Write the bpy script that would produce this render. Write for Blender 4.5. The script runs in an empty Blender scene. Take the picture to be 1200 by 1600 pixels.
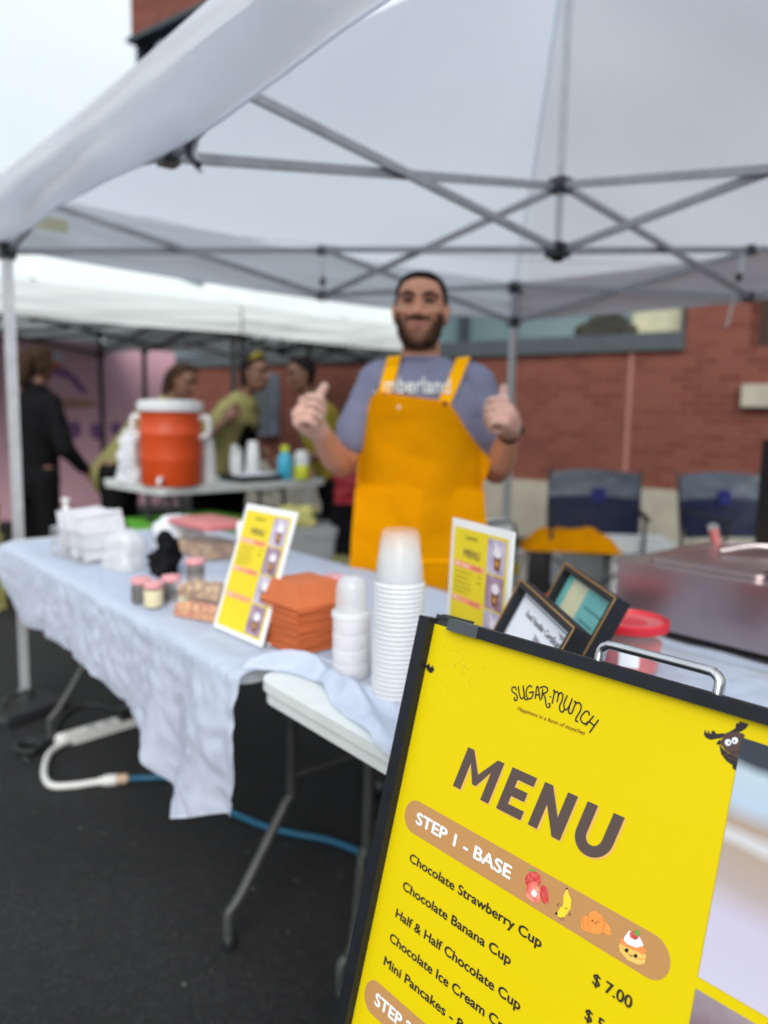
import bpy, bmesh, math, random
from mathutils import Vector as V, Matrix, noise
R = math.radians
random.seed(7)
S = bpy.context.scene
COL = S.collection
# ------------------------------------------------------------------ camera, sky, sun, exposure
cam = bpy.data.cameras.new('camera'); camo = bpy.data.objects.new('camera', cam); COL.objects.link(camo)
S.camera = camo
fw = V((-.763, .635, -.1248)).normalized(); r2 = V((.638, .770, .0187)); r2 = (r2 - fw*fw.dot(r2)).normalized(); u2 = r2.cross(fw)
camo.matrix_world = Matrix(((r2.x, u2.x, -fw.x, 3.323), (r2.y, u2.y, -fw.y, -.820), (r2.z, u2.z, -fw.z, 1.2265), (0, 0, 0, 1)))
cam.sensor_fit = 'VERTICAL'; cam.sensor_height = 36; cam.sensor_width = 27; cam.lens = 1189.5/1600*36
cam.clip_start = .02; cam.clip_end = 500
cam.dof.use_dof = True; cam.dof.focus_distance = .75; cam.dof.aperture_fstop = 2.9; cam.dof.aperture_blades = 0
W = bpy.data.worlds.new("World"); S.world = W; W.use_nodes = True
SUN_EL, SUN_AZ = R(31), R(132)
def setup_world():
    nt = W.node_tree; N = nt.nodes; bg = N['Background']
    sky = N.new('ShaderNodeTexSky'); sky.sky_type = 'NISHITA'; sky.sun_disc = False
    sky.sun_elevation = SUN_EL; sky.sun_rotation = SUN_AZ
    tc = N.new('ShaderNodeTexCoord'); nz = N.new('ShaderNodeTexNoise'); nz.inputs['Scale'].default_value = 2.2; nz.inputs['Detail'].default_value = 6
    rmp = N.new('ShaderNodeValToRGB'); rmp.color_ramp.elements[0].position = .3; rmp.color_ramp.elements[1].position = .7
    rmp.color_ramp.elements[0].color = (5.6, 6.3, 6.8, 1); rmp.color_ramp.elements[1].color = (7.0, 7.5, 7.7, 1)
    mx = N.new('ShaderNodeMix'); mx.data_type = 'RGBA'; mx.inputs['Factor'].default_value = .9
    L = nt.links.new
    L(tc.outputs['Generated'], nz.inputs['Vector']); L(nz.outputs['Fac'], rmp.inputs['Fac'])
    L(sky.outputs['Color'], mx.inputs[6]); L(rmp.outputs['Color'], mx.inputs[7]); L(mx.outputs[2], bg.inputs['Color'])
    # an overcast sky is brighter overhead than near the horizon
    sx = N.new('ShaderNodeSeparateXYZ'); L(tc.outputs['Generated'], sx.inputs['Vector'])
    mr = N.new('ShaderNodeMapRange'); mr.inputs['From Min'].default_value = 0; mr.inputs['From Max'].default_value = 1; mr.inputs['To Min'].default_value = .62; mr.inputs['To Max'].default_value = 1.12
    L(sx.outputs['Z'], mr.inputs['Value']); ml = N.new('ShaderNodeMix'); ml.data_type = 'RGBA'; ml.blend_type = 'MULTIPLY'; ml.inputs['Factor'].default_value = 1
    L(mx.outputs[2], ml.inputs[6]); L(mr.outputs['Result'], ml.inputs[7]); L(ml.outputs[2], bg.inputs['Color'])
    bg.inputs['Strength'].default_value = .082
setup_world()
sl = bpy.data.lights.new('sun', 'SUN'); sl.energy = 1.5; sl.angle = R(50); sl.color = (1, .96, .9)
so = bpy.data.objects.new('sun', sl); COL.objects.link(so); so.location = (0, 0, 12)
sd = V((math.sin(SUN_AZ)*math.cos(SUN_EL), math.cos(SUN_AZ)*math.cos(SUN_EL), math.sin(SUN_EL)))
so.rotation_euler = sd.to_track_quat('Z', 'Y').to_euler()
vs = S.view_settings; vs.view_transform = 'Standard'; vs.look = 'None'; vs.gamma = 1; vs.use_curve_mapping = False; vs.exposure = 1.2
S.render.engine = 'CYCLES'
cy = S.cycles; cy.use_denoising = True; cy.max_bounces = 10; cy.diffuse_bounces = 5; cy.glossy_bounces = 4; cy.transmission_bounces = 6
cy.transparent_max_bounces = 24; cy.sample_clamp_indirect = 8; cy.caustics_reflective = False; cy.caustics_refractive = False

# ------------------------------------------------------------------ materials
def lin(c):
    return tuple(((x/255)/12.92 if x/255 <= .04045 else ((x/255+.055)/1.055)**2.4) for x in c)
MATS = {}
def mat(name, rgb, rough=.6, metal=0, var=0, vscale=8, bump=0, bscale=60, translucent=0, alpha=1, coat=0, spec=.5, rgb2=None, detail=4, sss=0, bdist=.01, sheen=0):
    """rgb is linear base colour; rgb2 mixes in by noise; translucent lets light through thin cloth; alpha < 1 gives see-through plastic"""
    if name in MATS: return MATS[name]
    m = bpy.data.materials.new(name); MATS[name] = m; m.use_nodes = True
    nt = m.node_tree; N = nt.nodes; L = nt.links.new; b = N['Principled BSDF']; out = N['Material Output']
    b.inputs['Base Color'].default_value = (*rgb, 1); b.inputs['Roughness'].default_value = rough; b.inputs['Metallic'].default_value = metal
    b.inputs['Specular IOR Level'].default_value = spec; b.inputs['Coat Weight'].default_value = coat; b.inputs['Sheen Weight'].default_value = sheen
    if sss: b.inputs['Subsurface Weight'].default_value = sss; b.inputs['Subsurface Radius'].default_value = (.02, .008, .004); b.inputs['Subsurface Scale'].default_value = .4
    tc = N.new('ShaderNodeTexCoord')
    if var or rgb2:
        nz = N.new('ShaderNodeTexNoise'); nz.inputs['Scale'].default_value = vscale; nz.inputs['Detail'].default_value = detail
        L(tc.outputs['Object'], nz.inputs['Vector'])
        rp = N.new('ShaderNodeValToRGB'); L(nz.outputs['Fac'], rp.inputs['Fac'])
        rp.color_ramp.elements[0].position = .32; rp.color_ramp.elements[1].position = .68
        c2 = rgb2 or tuple(min(1, x*(1+var)) for x in rgb); c1 = rgb if rgb2 else tuple(x*(1-var) for x in rgb)
        rp.color_ramp.elements[0].color = (*c1, 1); rp.color_ramp.elements[1].color = (*c2, 1)
        L(rp.outputs['Color'], b.inputs['Base Color'])
        if not metal and rough > .3:
            mr = N.new('ShaderNodeMapRange'); mr.inputs['To Min'].default_value = rough*.85; mr.inputs['To Max'].default_value = min(1, rough*1.12)
            L(nz.outputs['Fac'], mr.inputs['Value']); L(mr.outputs['Result'], b.inputs['Roughness'])
    if bump:
        n2 = N.new('ShaderNodeTexNoise'); n2.inputs['Scale'].default_value = bscale; n2.inputs['Detail'].default_value = 5
        L(tc.outputs['Object'], n2.inputs['Vector'])
        bp = N.new('ShaderNodeBump'); bp.inputs['Strength'].default_value = bump; bp.inputs['Distance'].default_value = bdist
        L(n2.outputs['Fac'], bp.inputs['Height']); L(bp.outputs['Normal'], b.inputs['Normal'])
    last = b.outputs['BSDF']
    if translucent:
        t = N.new('ShaderNodeBsdfTranslucent'); t.inputs['Color'].default_value = (*rgb, 1); mx = N.new('ShaderNodeMixShader'); mx.inputs['Fac'].default_value = translucent
        L(last, mx.inputs[1]); L(t.outputs['BSDF'], mx.inputs[2]); last = mx.outputs['Shader']
    if alpha < 1:
        t = N.new('ShaderNodeBsdfTransparent'); mx = N.new('ShaderNodeMixShader'); mx.inputs['Fac'].default_value = alpha
        L(t.outputs['BSDF'], mx.inputs[1]); L(last, mx.inputs[2]); last = mx.outputs['Shader']
    L(last, out.inputs['Surface'])
    return m
def nodes_of(m): return m.node_tree.nodes, m.node_tree.links.new, m.node_tree.nodes['Principled BSDF']
def mat_asphalt():
    m = mat('asphalt', (.03, .03, .032), .85, spec=.25); N, L, b = nodes_of(m); tc = N.new('ShaderNodeTexCoord')
    n1 = N.new('ShaderNodeTexNoise'); n1.inputs['Scale'].default_value = .9; n1.inputs['Detail'].default_value = 6
    n2 = N.new('ShaderNodeTexVoronoi'); n2.inputs['Scale'].default_value = 140
    n3 = N.new('ShaderNodeTexNoise'); n3.inputs['Scale'].default_value = 260; n3.inputs['Detail'].default_value = 2
    for n in (n1, n2, n3): L(tc.outputs['Object'], n.inputs['Vector'])
    r1 = N.new('ShaderNodeValToRGB'); r1.color_ramp.elements[0].position = .3; r1.color_ramp.elements[1].position = .75
    r1.color_ramp.elements[0].color = (.012, .012, .013, 1); r1.color_ramp.elements[1].color = (.022, .022, .023, 1)
    L(n1.outputs['Fac'], r1.inputs['Fac'])
    r2_ = N.new('ShaderNodeValToRGB'); r2_.color_ramp.elements[0].position = .0; r2_.color_ramp.elements[1].position = .5
    r2_.color_ramp.elements[0].color = (2.3, 2.3, 2.2, 1); r2_.color_ramp.elements[1].color = (.75, .75, .75, 1)
    L(n2.outputs['Color'], r2_.inputs['Fac'])
    mx = N.new('ShaderNodeMix'); mx.data_type = 'RGBA'; mx.blend_type = 'MULTIPLY'; mx.inputs['Factor'].default_value = .55
    L(r1.outputs['Color'], mx.inputs[6]); L(r2_.outputs['Color'], mx.inputs[7]); L(mx.outputs[2], b.inputs['Base Color'])
    n4 = N.new('ShaderNodeTexVoronoi'); n4.inputs['Scale'].default_value = 16; n4.inputs['Randomness'].default_value = 1; L(tc.outputs['Object'], n4.inputs['Vector'])
    r4 = N.new('ShaderNodeValToRGB'); r4.color_ramp.elements[0].position = .07; r4.color_ramp.elements[1].position = .10; r4.color_ramp.elements[0].color = (1, 1, 1, 1); r4.color_ramp.elements[1].color = (0, 0, 0, 1); L(n4.outputs['Distance'], r4.inputs['Fac'])
    n5 = N.new('ShaderNodeTexNoise'); n5.inputs['Scale'].default_value = 3.1; n5.inputs['Detail'].default_value = 3; L(tc.outputs['Object'], n5.inputs['Vector'])
    r5 = N.new('ShaderNodeValToRGB'); r5.color_ramp.elements[0].position = .46; r5.color_ramp.elements[1].position = .60; L(n5.outputs['Fac'], r5.inputs['Fac'])
    mm = N.new('ShaderNodeMath'); mm.operation = 'MULTIPLY'; L(r4.outputs['Color'], mm.inputs[0]); L(r5.outputs['Color'], mm.inputs[1])
    mx2 = N.new('ShaderNodeMix'); mx2.data_type = 'RGBA'; L(mm.outputs[0], mx2.inputs['Factor']); L(mx.outputs[2], mx2.inputs[6]); mx2.inputs[7].default_value = (.12, .12, .115, 1); L(mx2.outputs[2], b.inputs['Base Color'])
    bp = N.new('ShaderNodeBump'); bp.inputs['Strength'].default_value = .6; bp.inputs['Distance'].default_value = .004
    L(n3.outputs['Fac'], bp.inputs['Height']); L(bp.outputs['Normal'], b.inputs['Normal'])
    return m
def mat_brick():
    m = mat('red_brick', (.2, .06, .04), .85, spec=.2); N, L, b = nodes_of(m); tc = N.new('ShaderNodeTexCoord')
    mp = N.new('ShaderNodeMapping'); mp.inputs['Rotation'].default_value = (R(90), 0, 0)
    br = N.new('ShaderNodeTexBrick'); br.inputs['Scale'].default_value = 1; br.inputs['Brick Width'].default_value = .21; br.inputs['Row Height'].default_value = .075
    br.inputs['Mortar Size'].default_value = .006; br.inputs['Mortar Smooth'].default_value = .3; br.inputs['Bias'].default_value = -.1
    br.inputs['Color1'].default_value = (.140, .043, .031, 1); br.inputs['Color2'].default_value = (.190, .066, .047, 1); br.inputs['Mortar'].default_value = (.175, .085, .065, 1)
    nz = N.new('ShaderNodeTexNoise'); nz.inputs['Scale'].default_value = 1.3; nz.inputs['Detail'].default_value = 5
    hs = N.new('ShaderNodeMix'); hs.data_type = 'RGBA'; hs.blend_type = 'MULTIPLY'; hs.inputs['Factor'].default_value = .5
    rp = N.new('ShaderNodeValToRGB'); rp.color_ramp.elements[0].color = (.7, .7, .7, 1); rp.color_ramp.elements[1].color = (1.2, 1.15, 1.1, 1)
    L(tc.outputs['Object'], mp.inputs['Vector']); L(mp.outputs['Vector'], br.inputs['Vector']); L(tc.outputs['Object'], nz.inputs['Vector'])
    L(nz.outputs['Fac'], rp.inputs['Fac']); L(br.outputs['Color'], hs.inputs[6]); L(rp.outputs['Color'], hs.inputs[7]); L(hs.outputs[2], b.inputs['Base Color'])
    bp = N.new('ShaderNodeBump'); bp.inputs['Strength'].default_value = .5; bp.inputs['Distance'].default_value = .006; bp.invert = True
    L(br.outputs['Fac'], bp.inputs['Height']); L(bp.outputs['Normal'], b.inputs['Normal'])
    return m
def mat_gingham(name, c1, c2, sc):
    m = mat(name, c1, .7); N, L, b = nodes_of(m); tc = N.new('ShaderNodeTexCoord')
    ck = N.new('ShaderNodeTexChecker'); ck.inputs['Scale'].default_value = sc; ck.inputs['Color1'].default_value = (*c1, 1); ck.inputs['Color2'].default_value = (*c2, 1)
    L(tc.outputs['Object'], ck.inputs['Vector']); L(ck.outputs['Color'], b.inputs['Base Color'])
    return m
def mat_ramp(name, stops, axis=2, a=0., b_=1., distort=.25, scale=9, rough=.35):
    """printed picture: soft bands of colour along one object axis, broken up by noise"""
    m = mat(name, stops[0][1], rough); N, L, b = nodes_of(m); tc = N.new('ShaderNodeTexCoord')
    sp = N.new('ShaderNodeSeparateXYZ'); L(tc.outputs['Object'], sp.inputs['Vector'])
    mr = N.new('ShaderNodeMapRange'); mr.inputs['From Min'].default_value = a; mr.inputs['From Max'].default_value = b_
    L(sp.outputs[axis], mr.inputs['Value'])
    nz = N.new('ShaderNodeTexNoise'); nz.inputs['Scale'].default_value = scale; nz.inputs['Detail'].default_value = 3; L(tc.outputs['Object'], nz.inputs['Vector'])
    ma = N.new('ShaderNodeMath'); ma.operation = 'MULTIPLY_ADD'; ma.inputs[1].default_value = distort; L(nz.outputs['Fac'], ma.inputs[0])
    sb = N.new('ShaderNodeMath'); sb.operation = 'SUBTRACT'; sb.inputs[1].default_value = distort*.5; L(mr.outputs['Result'], sb.inputs[0]); L(sb.outputs[0], ma.inputs[2])
    rp = N.new('ShaderNodeValToRGB'); e = rp.color_ramp.elements
    e[0].position = stops[0][0]; e[0].color = (*stops[0][1], 1); e[1].position = stops[-1][0]; e[1].color = (*stops[-1][1], 1)
    for p, c in stops[1:-1]:
        q = e.new(p); q.color = (*c, 1)
    L(ma.outputs[0], rp.inputs['Fac']); L(rp.outputs['Color'], b.inputs['Base Color'])
    return m

M = {}
def init_mats():
    M['asphalt'] = mat_asphalt(); M['brick'] = mat_brick()
    M['canopy'] = mat('white_canopy_cloth', (.81, .85, .915), .75, var=.02, vscale=3, bump=.15, bscale=25, translucent=.63, spec=.2, bdist=.02)
    M['canopy2'] = mat('lined_canopy_cloth', (.74, .80, .80), .75, var=.03, vscale=2, bump=.12, bscale=12, translucent=.20, spec=.2, bdist=.02)
    M['alu'] = mat('grey_painted_steel', (.50, .51, .53), .42, metal=.4, var=.08, vscale=20)
    M['bar'] = mat('grey_truss_steel', (.35, .355, .38), .45, metal=.25, var=.1, vscale=20)
    M['blackplastic'] = mat('black_plastic', (.012, .013, .015), .45, var=.2, vscale=40, bump=.05)
    M['darkgrey'] = mat('dark_grey_plastic', (.035, .037, .042), .4, var=.15, vscale=30)
    M['frame_black'] = mat('matte_black_frame', (.008, .009, .012), .45, spec=.35, var=.15, vscale=60, bump=.06, bscale=300, bdist=.001)
    M['white_plastic'] = mat('white_table_plastic', (.60, .64, .63), .5, var=.04, vscale=15, bump=.08, bscale=220, bdist=.002)
    M['cloth'] = mat('white_tablecloth', (.73, .785, .90), .85, var=.02, vscale=30, bump=.4, bscale=140, spec=.15, bdist=.003, translucent=.1)
    M['leg'] = mat('table_leg_steel', (.055, .058, .056), .5, metal=.3, var=.15, vscale=25)
    M['chrome'] = mat('satin_chrome', (.55, .56, .57), .25, metal=1, var=.05, vscale=60)
    M['steel'] = mat('brushed_steel_reflection_tint', (.52, .44, .445), .30, metal=1, var=.06, vscale=12, bump=.04, bscale=90)  # pinkish base colour stands in for a reddish reflection on the steel
    M['skin'] = mat('tan_skin', (.57, .27, .155), .5, var=.1, vscale=25, sss=.1, bump=.05, bscale=150, rgb2=(.62, .28, .18))
    M['skin2'] = mat('brown_skin', (.15, .07, .042), .6, var=.1, vscale=25)
    M['lip'] = mat('lip_skin', (.48, .18, .155), .45, var=.1)
    M['hair'] = mat('black_hair', (.010, .008, .008), .9, spec=.1, var=.4, vscale=120, bump=.5, bscale=400, bdist=.004)
    M['beard'] = mat('dark_beard', (.10, .062, .048), .95, spec=.1, var=.3, vscale=120, bump=.5, bscale=400, bdist=.003)
    M['brownhair'] = mat('brown_hair', (.035, .02, .012), .9, spec=.1, var=.4, vscale=60, bump=.5, bscale=200, bdist=.004)
    M['eye'] = mat('dark_eye', (.02, .014, .012), .3)
    M['shirt'] = mat('blue_grey_jersey', (.20, .21, .31), .85, var=.06, vscale=14, bump=.3, bscale=20, bdist=.012, spec=.2)
    M['apron'] = mat('yellow_apron_cloth', (.97, .445, .0), .85, var=.05, vscale=6, bump=.4, bscale=11, bdist=.02, spec=.08)
    M['print'] = mat('cream_shirt_print', (.82, .82, .74), .7)
    M['black_cloth'] = mat('black_cloth', (.006, .006, .007), .9, spec=.08, var=.3, vscale=20, bump=.3, bscale=30)
    M['olive'] = mat('olive_yellow_cloth', (.19, .175, .06), .85, var=.12, vscale=12, bump=.3, bscale=20)
    M['yellowtee'] = mat('yellow_cloth', (.25, .195, .01), .85, var=.12, vscale=12, bump=.3, bscale=20)
    M['paleyellow'] = mat('pale_yellow_cloth', (.50, .47, .16), .85, var=.1, vscale=12, bump=.3, bscale=20)
    M['trouser'] = mat('charcoal_trousers', (.03, .032, .04), .85, var=.2, vscale=20)
    M['glove'] = mat('clear_plastic_glove', (.80, .80, .84), .22, alpha=.19, spec=.6)
    M['poster'] = mat('yellow_poster_print', (.64, .50, .0), .55, var=.012, vscale=4, spec=.2, bump=.03, bscale=6, bdist=.01)
    M['menuyellow'] = mat('yellow_card_print', (.70, .55, .01), .5, var=.02, vscale=8)
    M['brown_ink'] = mat('brown_print', (.085, .058, .050), .45)
    M['dark_ink'] = mat('dark_brown_print', (.028, .018, .014), .45)
    M['tag_ink'] = mat('red_brown_print', (.17, .05, .01), .45)
    M['tan_ink'] = mat('tan_print', (.45, .232, .083), .45, var=.015, vscale=10)
    M['shadow_ink'] = mat('peach_print', (.72, .42, .10), .45)
    M['white_ink'] = mat('white_print', (.82, .85, .92), .45)
    M['pink_ink'] = mat('salmon_print', (.80, .30, .16), .45)
    M['black_ink'] = mat('black_print', (.012, .011, .012), .45)
    M['red_ink'] = mat('strawberry_print', (.50, .02, .025), .45, rgb2=(.62, .12, .10), vscale=260)
    M['pinkred_ink'] = mat('strawberry_flesh_print', (.68, .10, .08), .45, rgb2=(.75, .30, .22), vscale=120)
    M['green_ink'] = mat('green_print', (.12, .35, .06), .45)
    M['banana_ink'] = mat('banana_print', (.85, .60, .03), .45)
    M['croissant_ink'] = mat('croissant_print', (.78, .28, .06), .45, var=.08, vscale=80)
    M['croissant2'] = mat('croissant_dark_print', (.60, .18, .03), .45)
    M['cake_ink'] = mat('pancake_print', (.80, .50, .12), .45)
    M['syrup_ink'] = mat('syrup_print', (.75, .25, .07), .45)
    M['orange_box'] = mat('orange_card', (.50, .125, .038), .65, var=.06, vscale=25, bump=.08)
    M['clear'] = mat('clear_plastic', (.82, .85, .88), .12, alpha=.13, spec=.7)
    M['cup'] = mat('clear_cup_plastic', (.86, .89, .92), .16, alpha=.15, spec=1., translucent=.3)
    M['rim'] = mat('milky_cup_rim', (.86, .88, .90), .3, alpha=.9, spec=.5, translucent=.35)
    M['dome'] = mat('cloudy_dome_plastic', (.80, .82, .84), .18, alpha=.5, spec=1., translucent=.3)
    M['frost'] = mat('frosted_plastic', (.80, .80, .84), .4, alpha=.7, spec=.4)
    M['gold'] = mat('gold_edging', (.62, .36, .13), .35, metal=.7)
    M['paper'] = mat('white_paper', (.74, .77, .84), .7, var=.02, vscale=10)
    M['greyprint'] = mat('grey_print', (.30, .28, .32), .6)
    M['teal'] = mat('teal_paper', (.10, .36, .36), .5, rgb2=(.16, .45, .44), vscale=14)
    M['creampaper'] = mat('cream_paper', (.55, .54, .36), .5, var=.06, vscale=20)
    M['redlid'] = mat('red_lid_plastic', (.50, .012, .025), .35, var=.06)
    M['redfill'] = mat('red_fruit', (.36, .015, .03), .4, rgb2=(.60, .10, .10), vscale=40)
    M['pinkstuff'] = mat('pink_plastic', (.55, .17, .17), .4, var=.1)
    M['gingham'] = mat_gingham('red_gingham', (.52, .06, .08), (.72, .52, .54), 160)
    M['choc'] = mat('dark_spread', (.035, .018, .012), .3, var=.2)
    M['cream'] = mat('cream_spread', (.70, .62, .36), .5, var=.05)
    M['berries'] = mat('sliced_fruit', (.45, .08, .03), .5, rgb2=(.62, .32, .09), vscale=45, detail=2, bump=.3, bscale=50)
    M['nuts'] = mat('brown_treats', (.20, .08, .03), .6, rgb2=(.55, .36, .18), vscale=55, detail=2, bump=.3, bscale=50)
    M['blue'] = mat('blue_plastic', (.01, .045, .42), .35)
    M['white'] = mat('white_gloss_plastic', (.74, .75, .76), .4, var=.03)
    M['napkin'] = mat('white_napkins', (.62, .63, .67), .9, var=.05, vscale=40, bump=.5, bscale=60)
    M['orange'] = mat('orange_cooler_plastic', (.66, .075, .012), .45, var=.05, vscale=8)
    M['aqua'] = mat('aqua_liquid', (.05, .42, .62), .3)
    M['lime'] = mat('lime_plastic', (.66, .72, .05), .4)
    M['grey'] = mat('grey_plastic', (.30, .31, .32), .5, var=.08)
    M['green'] = mat('green_crate_plastic', (.12, .42, .04), .5, var=.1)
    M['darkgreen'] = mat('dark_green_plastic', (.005, .10, .05), .5, var=.1)
    M['pinkpanel'] = mat('pink_panel_paint', (.62, .36, .44), .6, var=.05, vscale=2)
    M['purple'] = mat('purple_paint', (.20, .09, .23), .6)
    M['tanpaint'] = mat('tan_paint', (.42, .22, .16), .6, var=.2)
    M['redorange'] = mat('red_orange_paint', (.50, .12, .05), .6)
    M['whitepaint'] = mat('pale_grey_paint', (.50, .51, .60), .6)
    M['stone'] = mat('cream_concrete', (.34, .32, .26), .85, var=.1, vscale=5, bump=.3, bscale=40)
    M['sill'] = mat('slate_grey_metal', (.055, .065, .072), .5, var=.08)
    M['mullion'] = mat('dark_mullion', (.03, .04, .05), .4)
    M['glass'] = mat('teal_window_glass', (.12, .18, .19), .1, spec=.6, var=.15, vscale=1.2)
    M['plantglass'] = mat('planter_leaves', (.012, .014, .012), .8, rgb2=(.035, .034, .02), vscale=12)
    M['creamblind'] = mat('cream_blind', (.45, .44, .30), .7, var=.1)
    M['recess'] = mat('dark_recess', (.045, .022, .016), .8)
    M['joint'] = mat('mortar_joint', (.33, .15, .12), .85)
    M['navy'] = mat('navy_nylon', (.008, .016, .07), .55, var=.2, vscale=12, bump=.2, bscale=15)
    M['steelblue'] = mat('grey_blue_nylon', (.15, .18, .235), .28, var=.35, vscale=6, bump=.3, bscale=10)
    M['badge'] = mat('royal_blue_patch', (.01, .02, .22), .5)
    M['tube'] = mat('dark_steel_tube', (.05, .052, .055), .4, metal=.4)
    M['red'] = mat('red_fabric', (.30, .008, .02), .7, var=.2)
    M['foam'] = mat('white_foam', (.64, .66, .66), .85, var=.05, vscale=20, bump=.2)
    M['cordblue'] = mat('blue_cord', (.006, .085, .16), .5)
    M['cordwhite'] = mat('white_cord', (.55, .55, .54), .5)
    M['beige'] = mat('beige_plug', (.42, .30, .20), .5)
    M['mosbrown'] = mat('moose_brown_print', (.075, .042, .036), .45)
    M['mosdark'] = mat('moose_dark_print', (.020, .015, .015), .45)
    M['photo1'] = mat_ramp('blurred_photo_print', [(0, (.52, .50, .62)), (.28, (.50, .47, .60)), (.42, (.40, .33, .31)), (.55, (.38, .30, .25)), (.60, (.55, .56, .60)), (.66, (.36, .26, .20)), (.74, (.40, .50, .62)), (.86, (.42, .52, .60)), (.91, (.03, .04, .055)), (1, (.028, .035, .05))], 1, -.211, -.017, .06, 14)
    M['photo2'] = mat_ramp('purple_photo_print', [(0, (.42, .38, .48)), (.5, (.36, .30, .40)), (.8, (.20, .14, .17)), (1, (.30, .24, .27))], 1, -.40, -.221, .5, 22)
    M['lavender'] = mat('lavender_photo_print', (.34, .27, .40), .4, rgb2=(.55, .50, .62), vscale=40)
    M['mauve'] = mat('mauve_photo_print', (.20, .11, .17), .4, rgb2=(.40, .30, .40), vscale=40)
    M['cupbrown'] = mat('brown_cup_print', (.16, .05, .02), .4)
    M['goldprint'] = mat('gold_print', (.62, .30, .03), .4)
    M['creamprint'] = mat('whipped_cream_print', (.70, .66, .72), .4)
init_mats()

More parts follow.
